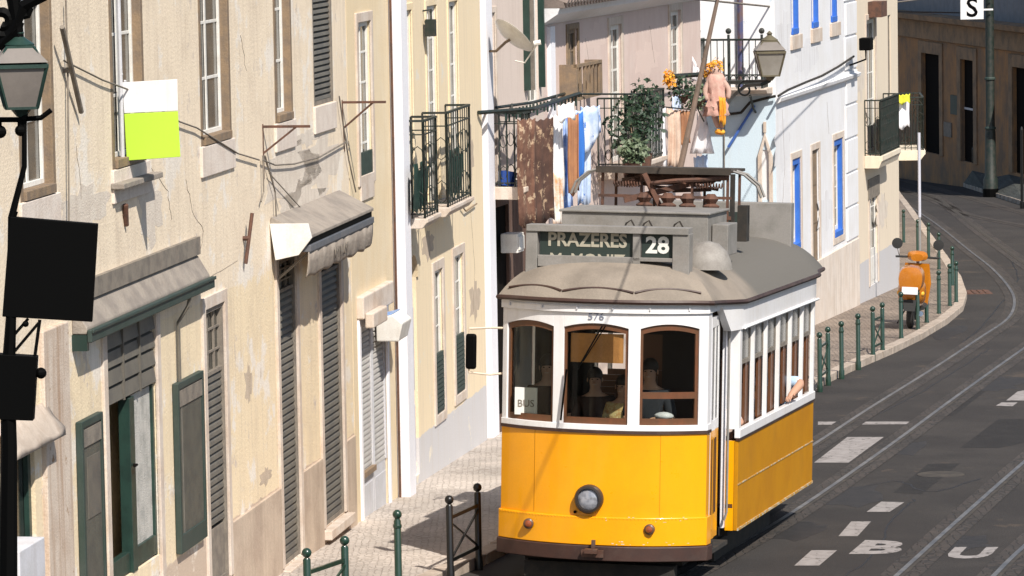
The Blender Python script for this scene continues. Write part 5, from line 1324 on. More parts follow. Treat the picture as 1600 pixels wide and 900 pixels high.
for x0 in (-.7,.35): 
    pts=[(x0+.35*i/40,3.95+.035*math.cos(i*1.5),4.6+.035*math.sin(i*1.5)) for i in range(41)]; mb.tube(pts,.010,4,False)
mb.tube([(-.2,3.9,4.62),(.1,3.9,4.66),(.75,4.0,4.70)],.03,6)
mb.build('trolley_base', M['rust'], roof)
mb=MB()
for sx_ in (-1,1):
    for dy in (0,.22): mb.tube([((-.06+sx_*.86),4.1+dy,zb_+.02),((-.06+sx_*1.0),4.1+dy,zb_-.02),((-.06+sx_*1.16),4.1+dy,zb_-.15),((-.06+sx_*1.22),4.1+dy,zb_-.30)],.018,6)
mb.pieces('end_horn', M['roof_metal'], roof)
mb=MB(); mb.box(.84,.96,4.2,4.4,3.9,4.35); mb.box(.78,.83,4.0,4.08,4.1,4.75); mb.build('lightning_arrester', M['underframe'], roof)
# trolley pole, found by pixels but standing on the swivel of the roof
pb_=TW @ Vector((.02,4.4,4.6)); Pt=atY(1124,-14,pb_.y+5.6)
mb=MB(); inv=TW.inverted(); a=inv@pb_; 
# direction to the wire
b_=inv@Pt; mb.tube([a,a.lerp(b_,.5),b_],[.042,.034,.026],8); mb.lathe([(.02,-.05),(.07,-.03),(.05,0),(.07,.03),(.02,.05)],b_,10,'X'); mb.build('trolley_pole', mat('weathered pole',(.15,.10,.07),.7,col2=(.10,.07,.05)), TR)
# headlight, indicators, coupler
def front_at(px, z, off=0.0):
    u=uof(px); return (fx(u), fy(u)-off, z)
hx,hy,_=front_at(924,1.09); 
e_h=MB(); e_h.lathe([(.17,.02),(.17,-.07),(.155,-.095),(.13,-.10),(.125,-.06)],(hx,hy-.0,1.09),26,'Y'); hl=e_h.build('headlight', mat('dark chrome ring',(.05,.04,.035),.35,metal=.3,fine=0), TR, smooth=True)
mb=MB(); mb.lathe([(.126,-.062),(.11,-.075),(.06,-.088),(.01,-.092)],(hx,hy,1.09),26,'Y'); mb.build('lens', M['lamp_white'], hl, smooth=True)
for px in (831,1020):
    x,y,_=front_at(px,.77); 
    mb=MB(); mb.lathe([(.062,.0),(.062,-.05),(.046,-.06)],(x,y-.03,.755),16,'Y'); o=mb.build('indicator', mat('brown lamp ring',(.10,.05,.03),.4), TR)
    mb=MB(); mb.lathe([(.045,-.055),(.03,-.073),(.005,-.078)],(x,y-.03,.755),16,'Y'); mb.build('lens', M['orange_glass'], o)
x,y,_=front_at(934,.5); mb=MB(); mb.box(x-.14,x+.12,y-.13,y-.075,.42,.50); mb.box(x-.09,x+.06,y-.20,y-.10,.47,.52); mb.box(x-.02,x+.02,y-.13,y-.08,.50,.62); mb.build('coupler', mat('scuffed brown steel',(.10,.05,.035),.5,metal=.3,col2=(.16,.12,.10)), TR)
x,y,_=front_at(902,.92); mb=MB(); mb.lathe([(.018,-.0),(.018,-.03)],(x,y,.93),8,'Y'); mb.build('plug', M['black'], TR)
# wiper-ish diagonal and white tab
u=uof(925); mb=MB(); mb.bar((fx(u)-.16,fy(u)-.03,2.62),(fx(u)+.12,fy(u)-.03,3.12),.016); mb.bar((fx(u)-.10,fy(u)-.035,2.70),(fx(u)+.16,fy(u)-.035,3.12),.012); mb.bar((fx(u)-.36,fy(u)-.03,2.0),(fx(u)-.30,fy(u)-.03,2.6),.02); mb.build('wiper', M['black'], TR)
# left mirror
mb=MB(); mb.tube([(-WP,.45,3.02),(-WP-.12,.30,3.03),(-WP-.36,.22,3.02),(-WP-.36,.22,2.9)],.014,6); mb.tube([(-WP,.5,2.48),(-WP-.14,.35,2.47),(-WP-.36,.22,2.5),(-WP-.36,.22,2.56)],.014,6); ma=mb.build('mirror_arm', mat('cream rod',(.62,.50,.38),.5), TR)
mb=MB(); mb.box(-WP-.40,-WP-.27,.18,.25,2.54,2.96); mb.build('mirror', M['black'], ma, bevel=.03)
# interior
mb=MB(); mb.box(-WB+.06,WB-.06,YP,YB,.85,.90); mb.box(-WP+.06,WP-.12,.5,YP,.70,.75); mb.box(-WP+.06,WP-.06,YB,7.9,.7,.75); mb.build('floor', M['seat_wood'], TR)
mb=MB(); mb.box(-WP+.08,-.42,YP+.1,YP+.14,.9,3.3); mb.box(.42,WP-.05,YP+.1,YP+.14,.9,3.3); mb.box(-.42,.42,YP+.1,YP+.14,2.9,3.3); mb.build('inner_bulkhead', mat('dark brown varnish',(.035,.018,.012),.5), TR)
mb=MB()
for i in range(5):
    y=YP+.9+i*.85
    for sgn in (-1,1):
        mb.box(sgn*.85-.42,sgn*.85+.42,y,y+.45,1.40,1.46); mb.box(sgn*.85-.42,sgn*.85+.42,y+.44,y+.50,1.46,2.05); mb.box(sgn*.85-.3,sgn*.85+.3,y+.1,y+.35,.90,1.40)
mb.build('bench_seats', M['seat_wood'], TR)
mb=MB(); mb.box(-WP+.09,WP-.09,7.6,7.64,.7,3.35); mb.box(-WB+.05,-WB+.06,YP,YB,.9,1.84);mb.build('rear_wall', M['seat_wood'], TR)
mb=MB(); ub=uof(932); 
a1=tpx(0,0,0)
u0,u1=wins[1]; fband(mb,u0+.05,u1-.05,2.68,3.02,-.075,.008,12); mb.build('roller_blind', M['blind'], TR)
mb=MB(); mb.box(-.30,.02,.38,.62,.75,1.9); mb.lathe([(.14,1.9),(.15,1.95),(.02,1.97)],(-.14,.5,0),14); mb.build('controller', M['underframe'], TR)
mb=MB(); u=uof(822); mb.box(fx(u)-.15,fx(u)+.12,fy(u)+.07,fy(u)+.10,2.02,2.34); nb=mb.build('notice_card', M['lettering_w'], TR)
text_obj('notice_lettering','BUS',.12,M['grey_frame'],nb,Matrix.Translation((fx(u)-.015,fy(u)+.066,2.15)) @ TXT,sx=1,depth=.002)
mb=MB(); u=uof(1030); mb.ball((fx(u)+.02,fy(u)+.2,2.06),.08,sc=(1.5,1,.6)); mb.build('dashboard_items', M['pale_grey'], TR, smooth=True)
# underframe and wheels
mb=MB(); mb.box(-.95,.95,.5,7.9,.28,.54); mb.box(-1.25,1.25,YP+.1,YB,.50,.60); mb.box(-1.0,-.8,2.2,6.0,.12,.35); mb.box(.8,1.0,2.2,6.0,.12,.35); mb.box(-.9,.9,.25,.45,.12,.30); mb.build('truck', M['underframe'], TR)
for y in (2.7,5.3):
    for sgn in (-1,1):
        mb=MB(); mb.lathe([(.10,-.06),(.36,-.055),(.38,-.05),(.38,.05),(.42,.055),(.42,.07),(.10,.075)],(sgn*.60,y,.48),24,'X'); mb.build('wheel', M['underframe'], TR, smooth=True)
print('TRAM', {k:tuple(round(c) for c in tpx(*v)) for k,v in dict(fl=(-WP,BOW,ZBt),fc=(0,0,ZBt),fr=(WP,BOW,ZBt),bumpc=(0,-.07,.34),gutc=(0,0,3.46),gutl=(-WP,BOW,3.46),gutr=(WP,BOW,3.46),c1=(WB,YP,zSb),c1s=(WB,YP,zSk),c1t=(WB,YP,3.37),c2=(WB,YB,zSb),c2s=(WB,YB,zSk),c2t=(WB,YB,3.37),dl=(xa,YD,zd1),dr=(xb,YD,zd0),box=(-.72,2.3,4.34),box2=(1.05,2.3,4.34),rb=(1,7.2,4.42),plank=(-.92,4,zb_),plank2=(.8,4,zb_)).items()})
# =============================================================== people in the tram
def make_person(label, loc, rotz, shirt, trousers, pose='stand', hair=None, reach=None, scale=1.0, grp=None):
    e = empty('person', loc, (0,0,rotz), label, 'person', grp); s=scale
    if pose=='stand':
        J=dict(pel=(0,0,.95,.13),ab=(0,.0,1.12,.125),ch=(0,.0,1.33,.145),nk=(0,0,1.49,.046),hd=(0,-.02,1.60,.080),ht=(0,-.01,1.72,.08),
          kl=(.10,-.02,.50,.065),al=(.10,.03,.09,.045),tl=(.10,-.12,.04,.04),kr=(-.10,-.02,.50,.065),ar=(-.10,.03,.09,.045),tr=(-.10,-.12,.04,.04),hl=(.09,0,.86,.095),hr=(-.09,0,.86,.095))
    else:
        J=dict(pel=(0,0,.50,.14),ab=(0,.02,.70,.13),ch=(0,.02,.92,.145),nk=(0,0,1.08,.046),hd=(0,-.02,1.19,.080),ht=(0,-.01,1.31,.08),
          kl=(.11,-.45,.50,.07),al=(.11,-.43,.09,.045),tl=(.11,-.57,.04,.04),kr=(-.11,-.45,.50,.07),ar=(-.11,-.43,.09,.045),tr=(-.11,-.57,.04,.04),hl=(.10,-.06,.49,.10),hr=(-.10,-.06,.49,.10))
    cz=J['ch'][2]
    sh=(.19,0,cz+.06,.06); shr=(-.19,0,cz+.06,.06)
    rl,rr = reach or ((None,)*2)
    J['sl']=sh; J['sr']=shr
    J['el']=rl[0] if rl else (.25,-.03,cz-.22,.045); J['wl']=rl[1] if rl else (.24,-.14,cz-.46,.032)
    J['er']=rr[0] if rr else (-.25,-.03,cz-.22,.045); J['wr']=rr[1] if rr else (-.24,-.14,cz-.46,.032)
    names=list(J); idx={k:i for i,k in enumerate(names)}
    V=[tuple(c*s for c in J[k]) for k in names]
    E=[('pel','ab'),('ab','ch'),('ch','nk'),('nk','hd'),('hd','ht'),('pel','hl'),('pel','hr'),('hl','kl'),('kl','al'),('al','tl'),('hr','kr'),('kr','ar'),('ar','tr'),('ch','sl'),('sl','el'),('el','wl'),('ch','sr'),('sr','er'),('er','wr')]
    E=[(idx[a],idx[b]) for a,b in E]
    # hands: palm and five fingers continue the same skeleton
    for w_,el in (('wl','el'),('wr','er')):
        a=Vector(J[el][:3]); b=Vector(J[w_][:3]); d=(b-a).normalized(); side=d.cross(Vector((0,0,1))); side=side.normalized() if side.length>.1 else Vector((1,0,0)); nn=side.cross(d)
        palm=b+d*.06; V.append((*[c*s for c in palm],.028*s)); ip=len(V)-1; E.append((idx[w_],ip))
        for k,(off,ln) in enumerate(((-.030,.062),(-.010,.075),(.010,.070),(.030,.055))):
            p=palm+side*off+d*.035; q=p+d*ln*.5-nn*.008; r=p+d*ln*.85-nn*.035
            base=len(V); V += [(*[c*s for c in p],.010*s),(*[c*s for c in q],.009*s),(*[c*s for c in r],.007*s)]; E += [(ip,base),(base,base+1),(base+1,base+2)]
        p=b+d*.02-side*.03; q=p+d*.03-side*.022; base=len(V); V += [(*[c*s for c in p],.011*s),(*[c*s for c in q],.009*s)]; E += [(ip,base),(base,base+1)]
    skin_body('body',V,E,M['skin'],e,1)
    # clothes: a second skinned surface just outside torso and arms, another for the legs
    J['co']=(0,0,cz+.10,.075)
    sv=['pel','ab','ch','sl','el','sr','er','co']; gi={k:i for i,k in enumerate(sv)}
    V2=[(J[k][0]*s,J[k][1]*s,J[k][2]*s,(J[k][3]+(.022 if k!='ch' else .03))*s) for k in sv]
    skin_body('shirt',V2,[(gi[a],gi[b]) for a,b in (('pel','ab'),('ab','ch'),('ch','sl'),('sl','el'),('ch','sr'),('sr','er'),('ch','co'))],shirt,e,1)
    lv=['pel','hl','kl','al','hr','kr','ar']; gi={k:i for i,k in enumerate(lv)}
    V3=[(J[k][0]*s,J[k][1]*s,J[k][2]*s-(.02 if k=='pel' else 0),(J[k][3]+.022)*s) for k in lv]
    skin_body('trousers',V3,[(gi[a],gi[b]) for a,b in (('pel','hl'),('hl','kl'),('kl','al'),('pel','hr'),('hr','kr'),('kr','ar'))],trousers,e,1)
    h=Vector(J['hd'][:3])*s; t=Vector(J['ht'][:3])*s; c=(h+t)/2
    mb=MB(); mb.ball(c+Vector((0,.035,.035))*s,.100*s,12,8,(.95,1,1)); mb.build('hair',hair or M['hair'],e,smooth=True)
    mb=MB()
    for sx_ in (-1,1): mb.ball(c+Vector((sx_*.032,-.080,-.005))*s,.009*s,6,4,(1.3,1,.7))
    mb.build('eyes',M['black'],e)
    mb=MB(); mb.add([c+Vector(v)*s for v in ((-.014,-.085,-.04),(.014,-.085,-.04),(0,-.115,-.045),(0,-.085,.0))],[(0,1,2),(0,2,3),(1,3,2),(0,3,1)])
    for sx_ in (-1,1): mb.ball(c+Vector((sx_*.09,.0,-.02))*s,.022*s,6,4,(.4,1,1.3))
    mb.build('nose_and_ears',M['skin'],e)
    mb=MB(); mb.ball(c+Vector((0,-.082,-.065))*s,.02*s,8,4,(1.3,.4,.35)); mb.build('mouth',M['cl_brick'],e)
    return e
tz = Rm.to_euler('XYZ').z
def tl(x,y,z): return TW @ Vector((x,y,z))
m_navy = mat('dark navy jacket',(.016,.018,.026),.9,fine=.05); m_brownj = mat('dark brown jacket',(.05,.025,.018),.9,fine=.05); m_dress = mat('yellow patterned top',(.62,.48,.22),.9,col2=(.50,.26,.10),scale=22,patches=((.75,.68,.42),30,.56)); m_bluesh=mat('light blue shirt',(.40,.54,.70),.9,col2=(.46,.60,.76),scale=9); m_pinkt=mat('pale top',(.62,.50,.44),.9); m_trou=mat('dark trousers',(.02,.02,.025),.9,fine=.04)
G_='people riding in the tram'
make_person('driver in a dark jacket at the controls behind the right front window', tl(.48,.98,.75), tz, m_navy, m_trou, 'stand', reach=(((.26,-.10,1.12,.045),(.16,-.32,1.16,.032)),((-.26,-.10,1.12,.045),(-.12,-.34,1.16,.032))), grp=G_, scale=1.08)
make_person('passenger in a yellow patterned top behind the middle front window', tl(.14,1.02,.75), tz-.2, m_dress, m_trou, 'stand', grp=G_, scale=.96)
make_person('passenger in a dark brown jacket leaning towards the middle front window', tl(-.22,1.12,.75), tz+.2, m_brownj, m_trou, 'stand', reach=(((.27,-.06,1.10,.045),(.22,-.25,.98,.032)),((-.27,-.06,1.10,.045),(-.18,-.28,1.0,.032))), grp=G_, scale=1.0)
make_person('tall passenger in dark clothes standing behind the left front window', tl(-.78,1.05,.75), tz+.1, m_brownj, m_trou, 'stand', grp=G_, scale=1.08)
ysh = YP+.10+pit*4.3
make_person('seated passenger in a light blue shirt resting an elbow on the rear side window ledge', tl(1.13,ysh,1.0), tz, m_bluesh, m_trou, 'sit', reach=(((.37,-.05,.98,.065),(.30,-.33,.88,.045)),None), grp=G_, scale=1.06)
make_person('seated passenger in a pale top at the middle side window', tl(1.04,YP+.10+pit*2.3,.98), tz, m_pinkt, m_trou, 'sit', reach=(((.30,-.08,.93,.055),(.22,-.34,.95,.04)),None), grp=G_, scale=.95)
make_person('seated passenger with bare forearm at the foremost side window', tl(1.04,YP+.10+pit*.75,.98), tz, m_pinkt, m_trou, 'sit', reach=(((.30,-.08,.90,.055),(.22,-.34,.90,.04)),None), grp=G_, scale=.92)

# =============================================================== bollards
def bollard_parts(parent, mt, h=.93, r=.042):
    mb=MB(); mb.lathe([(r*1.25,-.12),(r*1.25,.03),(r,.05),(r,h-.12),(r*.75,h-.105),(r*.75,h-.09)],n=12); mb.build('post', mt, parent, smooth=True)
    mb=MB(); mb.ball((0,0,h-.045),.054,12,8); mb.build('ball_finial', mt, parent, smooth=True)
    mb=MB(); mb.lathe([(r*1.12,h-.2),(r*1.2,h-.19),(r*1.2,h-.17),(r*1.12,h-.16)],n=12); mb.build('ring', mt, parent)
M['bollard'] = mat('glossy dark green enamel', (.012,.040,.026), .3, col2=(.010,.033,.022), scale=6, fine=.05, coat=.3)
M['bollard_k'] = mat('black enamel', (.006,.006,.006), .35, fine=0)
singles=[(623,923,'single green bollard between the two cross-braced barriers left of the tram'),
 (1315,582,'green bollard second behind the tram, left of the scooter'),(1341,568,'green bollard third behind the tram, just left of the braced pair'),
 (1408,529,'green bollard standing directly in front of the scooter wheel'),(1434,515,'green bollard just right of the scooter'),
 (1448,504,'green bollard right of the scooter, beside the cross-braced one'),(1467,490,'green bollard right of the scooter, under a taller looking one behind'),
 (1484,478,'green bollard at the outer bend of the kerb'),(1494,473,'green bollard at the very tip of the kerb bend'),
 (1488,446,'green bollard just past the tip of the bend, partly behind the others'),
 (1467,421,'green bollard on the far side of the bend, right of the signpost'),(1451,403,'green bollard just right of the grey signpost on the far side of the bend'),
 (1434,397,'green bollard behind the grey signpost'),(1412,379,'farthest green bollard, beside the cream corner house')]
proto=None
for x,y,lab in singles:
    p=G(x,y,PH)
    if proto is None:
        proto=empty('bollard', p, (0,0,0), lab, 'bollard', 'green bollards along the kerb'); bollard_parts(proto,M['bollard'])
    else: copy_thing(proto, loc=p, label=lab)
def barrier(pa, pb, mt, label):
    a=G(*pa,PH); b=G(*pb,PH); e=empty('barrier', a, (0,0,math.atan2(b.y-a.y,b.x-a.x)), label, 'barrier', 'cross-braced barriers on the pavement'); L_=Vector((b.x-a.x,b.y-a.y,0)).length; dz=b.z-a.z; h=.93
    for x,z in ((0,0),(L_,dz)):
        mb=MB(); mb.lathe([(.05,-.12),(.05,.03),(.042,.05),(.042,h-.12),(.03,h-.10)],(x,0,z),12); mb.ball((x,0,z+h-.045),.054,12,8); mb.build('post', mt, e, smooth=True)
    mb=MB(); mb.bar((0,0,h-.26),(L_,0,dz+h-.26),.03,.045); mb.build('top_rail', mt, e)
    mb=MB(); mb.bar((0,0,.16),(L_,0,dz+.16),.03,.045); mb.build('bottom_rail', mt, e)
    mb=MB(); mb.bar((0,.012,h-.3),(L_,.012,dz+.18),.022); mb.bar((0,-.012,.18),(L_,-.012,dz+h-.3),.022); mb.build('cross_brace', mt, e)
    return e
barrier((482,992),(541,970),M['bollard'],'green cross-braced barrier at the bottom edge, left of the single bollard')
barrier((704,897),(748,875),M['bollard_k'],'black cross-braced barrier in the shadow right beside the tram')
barrier((1281,602),(1294,592),M['bollard'],'green cross-braced barrier just behind the rear of the tram')
barrier((1364,555),(1379,548),M['bollard'],'green cross-braced barrier between the tram and the scooter')
for k,(x,y,h,lab) in enumerate(((1467,276,1.5,'thin black post on the shaded far pavement, leftmost'),(1521,288,1.4,'thin black post on the shaded far pavement, before the middle doorway'),(1597,320,2.6,'black post on the far pavement at the right edge'))):
    p=G(x,y,.13); e=empty('post', p, (0,0,0), lab, 'post', 'thin black posts on the far pavement'); mb=MB(); mb.lathe([(.07,-.2),(.07,.1),(.05,.12),(.05,h-.1),(.02,h)],n=10); mb.build('shaft', M['bollard_k'], e)
# green mast with S sign
p=G(1548,302,.13); hm=atY(1546,-60,p.y).z-p.z
e=empty('mast',p,(0,0,0),'tall green iron mast on the far pavement under the S sign','mast'); mb=MB(); mb.lathe([(.26,-.3),(.26,.5),(.21,.6),(.18,2.2),(.16,2.3),(.15,hm)],n=14); mb.build('shaft', M['iron'], e, smooth=True)
mb=MB(); mb.lathe([(.28,-.3),(.28,.15),(.24,.2)],n=14); mb.build('base', M['black'], e)
for z in (.9,2.25,4.0): mb=MB(); mb.lathe([(.16,z),(.20,z+.03),(.20,z+.08),(.16,z+.12)],n=14); mb.build('collar', M['green_soft'], e)
s0=atY(1500,-8,p.y-.4); s1=atY(1537,30,p.y-.4); e=empty('stop_sign',((s0.x+s1.x)/2,p.y-.4,s1.z),(0,0,R(6)),'white square sign with a black letter S, fixed to the green mast','sign')
w2=(s1.x-s0.x)/2; mb=MB(); mb.box(-w2,w2,-.03,.03,0,w2*2+.02); mb.box(w2,w2+.35,0,.02,.3,.36); mb.box(w2,w2+.35,0,.02,.7,.76); mb.build('plate', M['tram_white'], e, bevel=.02)
text_obj('letter','S',.92,M['black'],e,Matrix.Translation((0,-.034,w2*.92)) @ TXT,sx=1.05,depth=.003,bold=.012)
# grey signpost
p=G(1438,470,PH); ht=atY(1440,208,p.y).z-p.z
e=empty('signpost',p,(R(0),0,0),'slim bare grey signpost behind the scooter','signpost'); mb=MB(); mb.tube([(0,0,-.2),(0,0,ht)],.028,10); mb.build('pole', mat('galvanised steel',(.36,.35,.34),.5,metal=.4,col2=(.28,.27,.26)), e, smooth=True)
mb=MB(); mb.tube([(0,0,ht*.50),(0,0,ht+.01)],.034,10); mb.build('sleeve', mat('white enamel sleeve',(.50,.50,.56),.5), e, smooth=True)
# =============================================================== scooter (rear three-quarter view)
M['scooter'] = mat('metallic orange', (.46,.155,.008), .25, col2=(.40,.13,.008), scale=3, coat=.7, fine=.03)
M['tyre'] = mat('rubber', (.02,.02,.02), .8)
M['chrome'] = mat('chrome', (.6,.6,.62), .15, metal=1., fine=0)
ps=G(1422,513,PH); e=empty('scooter',ps,(0,R(3),R(-10)),'orange motor scooter parked on the pavement, seen from behind','scooter')
k=1.26
mb=MB(); 
for y0 in (0,1.25*k): 
    mb.lathe([(.16*k,-.05*k),(.22*k,-.055*k),(.25*k,-.03*k),(.255*k,0),(.25*k,.03*k),(.22*k,.055*k),(.16*k,.05*k)],(0,y0,.255*k),20,'X') if y0==0 else None
rw=mb.build('wheel', M['tyre'], e, smooth=True); mb=MB(); mb.lathe([(.03*k,-.04*k),(.16*k,-.03*k),(.16*k,.03*k),(.03*k,.04*k)],(0,0,.255*k),14,'X'); mb.build('rim', M['chrome'], rw)
mb=MB(); mb.lathe([(.16*k,-.05*k),(.22*k,-.055*k),(.25*k,-.03*k),(.255*k,0),(.25*k,.03*k),(.22*k,.055*k),(.16*k,.05*k)],(0,1.25*k,.255*k),20,'X'); fwh=mb.build('wheel', M['tyre'], e, smooth=True); mb=MB(); mb.lathe([(.03*k,-.04*k),(.16*k,-.03*k),(.16*k,.03*k),(.03*k,.04*k)],(0,1.25*k,.255*k),14,'X'); mb.build('rim', M['chrome'], fwh)
# body shell: rings along y
def loft(mb, rings, n=16):
    vs=[];fs=[]
    for (y,cz_,w_,h_,top) in rings:
        for j in range(n):
            t=2*math.pi*j/n; cx_=math.copysign(abs(math.cos(t))**.75,math.cos(t)); sz_=math.copysign(abs(math.sin(t))**.75,math.sin(t)); vs.append((cx_*w_*k,y*k,(cz_+sz_*h_)*k))
    m_=len(rings)
    for i in range(m_-1):
        for j in range(n): fs.append((i*n+j,i*n+(j+1)%n,(i+1)*n+(j+1)%n,(i+1)*n+j))
    fs.append(tuple(range(n-1,-1,-1))); fs.append(tuple(range((m_-1)*n,m_*n))); mb.add(vs,fs)
mb=MB(); loft(mb,[(-.30,.66,.06,.10,0),(-.28,.66,.15,.17,0),(-.20,.64,.21,.22,0),(0,.60,.235,.25,0),(.25,.57,.22,.26,0),(.45,.52,.17,.24,0),(.55,.48,.08,.16,0)]); mb.build('body', M['scooter'], e, smooth=True)
mb=MB(); loft(mb,[(.40,.30,.20,.05,0),(.95,.30,.20,.05,0)],12); mb.build('footboard', M['tyre'], e)
mb=MB(); loft(mb,[(-.16,.87,.10,.04,0),(0,.90,.15,.05,0),(.3,.88,.15,.05,0),(.52,.84,.10,.04,0)],12); mb.build('saddle', M['black'], e, smooth=True)
mb=MB(); loft(mb,[(-.42,.84,.12,.14,0),(-.40,.84,.19,.20,0),(-.28,.84,.21,.22,0),(-.10,.84,.21,.22,0),(-.04,.84,.15,.17,0)]); mb.build('top_case', M['scooter'], e, smooth=True)
mb=MB(); mb.add([((x)*k,(y)*k,z*k) for x,y,z in ((-.20,.98,.30),(.20,.98,.30),(.24,1.02,.65),(.20,.98,.98),(-.20,.98,.98),(-.24,1.02,.65))],[(0,1,2,3,4,5)]); o=mb.build('leg_shield', M['scooter'], e); m_=o.modifiers.new('s','SOLIDIFY'); m_.thickness=.05
mb=MB(); loft(mb,[(.86,1.08,.10,.06,0),(.95,1.10,.17,.09,0),(1.05,1.10,.15,.08,0),(1.12,1.08,.07,.05,0)],12); mb.build('handlebar_cowl', M['scooter'], e, smooth=True)
mb=MB(); mb.tube([(-.36*k,.93*k,1.08*k),(-.1*k,.98*k,1.08*k),(.1*k,.98*k,1.08*k),(.36*k,.93*k,1.08*k)],.018*k,8); mb.build('handlebar', M['tyre'], e)
mb=MB(); mb.tube([(0,1.25*k,.255*k),(0,1.08*k,.7*k),(0,1.0*k,1.05*k)],.03*k,8); mb.build('fork', M['chrome'], e)
mb=MB(); loft(mb,[(1.02,.40,.04,.05,0),(1.12,.47,.09,.09,0),(1.3,.49,.09,.08,0),(1.45,.42,.04,.05,0)],12); mb.build('front_mudguard', M['scooter'], e, smooth=True)
for sg in (-1,1):
    mb=MB(); mb.tube([(sg*.30*k,.94*k,1.10*k),(sg*.34*k,.9*k,1.22*k),(sg*.33*k,.9*k,1.26*k)],.008*k,6); o=mb.build('mirror_stem', M['chrome'], e)
    mb=MB(); mb.lathe([(.02,-.02),(.09*k,-.012),(.09*k,.01),(.07*k,.03),(.01,.04)],(sg*.34*k,.9*k,1.30*k),14,'Y'); mb.build('mirror', M['tyre'], o, smooth=True)
mb=MB(); mb.box(-.13*k,.13*k,-.44*k,-.43*k,.60*k,.72*k); mb.box(-.02*k,.02*k,-.43*k,-.3*k,.6*k,.62*k); pl=mb.build('number_plate', M['tram_white'], e, bevel=.005)
mb=MB(); mb.box(-.08*k,.08*k,-.325*k,-.28*k,.70*k,.76*k); mb.build('tail_light', mat('red lens',(.45,.03,.01),.2,coat=1), e, bevel=.01)
mb=MB(); mb.box(-.05*k,.05*k,-.30*k,.0,.36*k,.5*k); mb.add([((x)*k,y*k,z*k) for x,y,z in ((-.11,-.32,.50),(.11,-.32,.50),(.09,-.36,.32),(-.09,-.36,.32))],[(0,1,2,3)]); mb.build('rear_mudguard', M['tyre'], e)
for sg in (-1,1): mb=MB(); mb.ball((sg*.18*k,-.20*k,.60*k),.045*k); mb.build('indicator', M['orange'], e, smooth=True)
mb=MB(); mb.tube([(.16*k,.05*k,.22*k),(.18*k,-.12*k,.25*k),(.18*k,-.30*k,.28*k)],[.03*k,.05*k,.045*k],10); mb.build('exhaust', M['chrome'], e, smooth=True)
mb=MB(); mb.bar((-.12*k,.62*k,.28*k),(-.26*k,.62*k,.0),.025*k); mb.build('kickstand', M['tyre'], e)
# =============================================================== street lamps
def lantern(parent, s, frame, gm, z=0):
    """four sided lantern, hanging foot at z, total height about 1*s"""
    def ring(h,w): return [(-w*s,-w*s,z+h*s),(w*s,-w*s,z+h*s),(w*s,w*s,z+h*s),(-w*s,w*s,z+h*s)]
    a=ring(.0,.20); b=ring(.55,.33); c=ring(.60,.35); d=ring(.80,.17); 
    mb=MB()
    for i in range(4): mb.bar(a[i],b[i],.035*s); mb.bar(a[i],a[(i+1)%4],.035*s); mb.bar(b[i],b[(i+1)%4],.05*s); mb.bar(b[i],d[i],.03*s); mb.bar(d[i],d[(i+1)%4],.03*s)
    mb.lathe([(.06*s,z-.12*s),(.14*s,z-.02*s),(.20*s,z+.0)],n=8); mb.build('lantern_frame', frame, parent)
    mb=MB(); 
    mb.add(a+b,[(0,1,5,4),(1,2,6,5),(2,3,7,6),(3,0,4,7)]); o=mb.build('lantern_glass', gm, parent)
    mb=MB(); mb.add(c+d,[(0,1,5,4),(1,2,6,5),(2,3,7,6),(3,0,4,7),(4,5,6,7)]); mb.build('lantern_roof', gm if False else M['lampglass'] , parent)
    mb=MB(); mb.lathe([(.19*s,z+.79*s),(.20*s,z+.83*s),(.10*s,z+.90*s),(.05*s,z+.94*s),(.07*s,z+.98*s),(.01*s,z+1.04*s)],n=10); mb.build('lantern_cap', frame, parent, smooth=True)
M['lampglass'] = mat('frosted grey lamp glass', (.20,.175,.155), .35, col2=(.16,.14,.125), scale=3, fine=.04, spec=.6)
M['lamp_bronze'] = mat('dusty bronze lamp metal', (.13,.11,.065), .6, col2=(.10,.085,.055), scale=6)
q=atY(1203,118,78.8); e=empty('wall_lantern',q,(0,0,R(2)),'bronze coloured wall lantern on a curled iron bracket before the white house','street lamp')
M['lampglass2'] = mat('dull lamp glass', (.24,.22,.19), .3, col2=(.29,.27,.24), scale=3, fine=.03)
lantern(e,.80,M['lamp_bronze'],M['lampglass2'])
mb=MB(); w=[atY(x,y,Y)-q for x,y,Y in ((1203,126,78.8),(1190,132,78.8),(1165,134,79.4),(1148,148,80.0),(1138,160,80.7))]; Mi=Matrix.Rotation(-R(2),3,'Z')
mb.tube([Mi@v for v in w],.035,8); w=[atY(x,y,Y)-q for x,y,Y in ((1203,126,78.8),(1180,127,79.3),(1140,128,80.0),(1112,132,80.8))]; mb.tube([Mi@v for v in w],.03,8)
w=[]; c_=atY(1165,140,79.6)-q
for i in range(16): t=i/15*2.2*math.pi; r_=.20*(1-i/22); w.append(Mi@(c_+Vector((math.cos(t)*r_,0,math.sin(t)*r_))))
mb.tube(w,.02,5); mb.build('bracket', M['iron'], e)
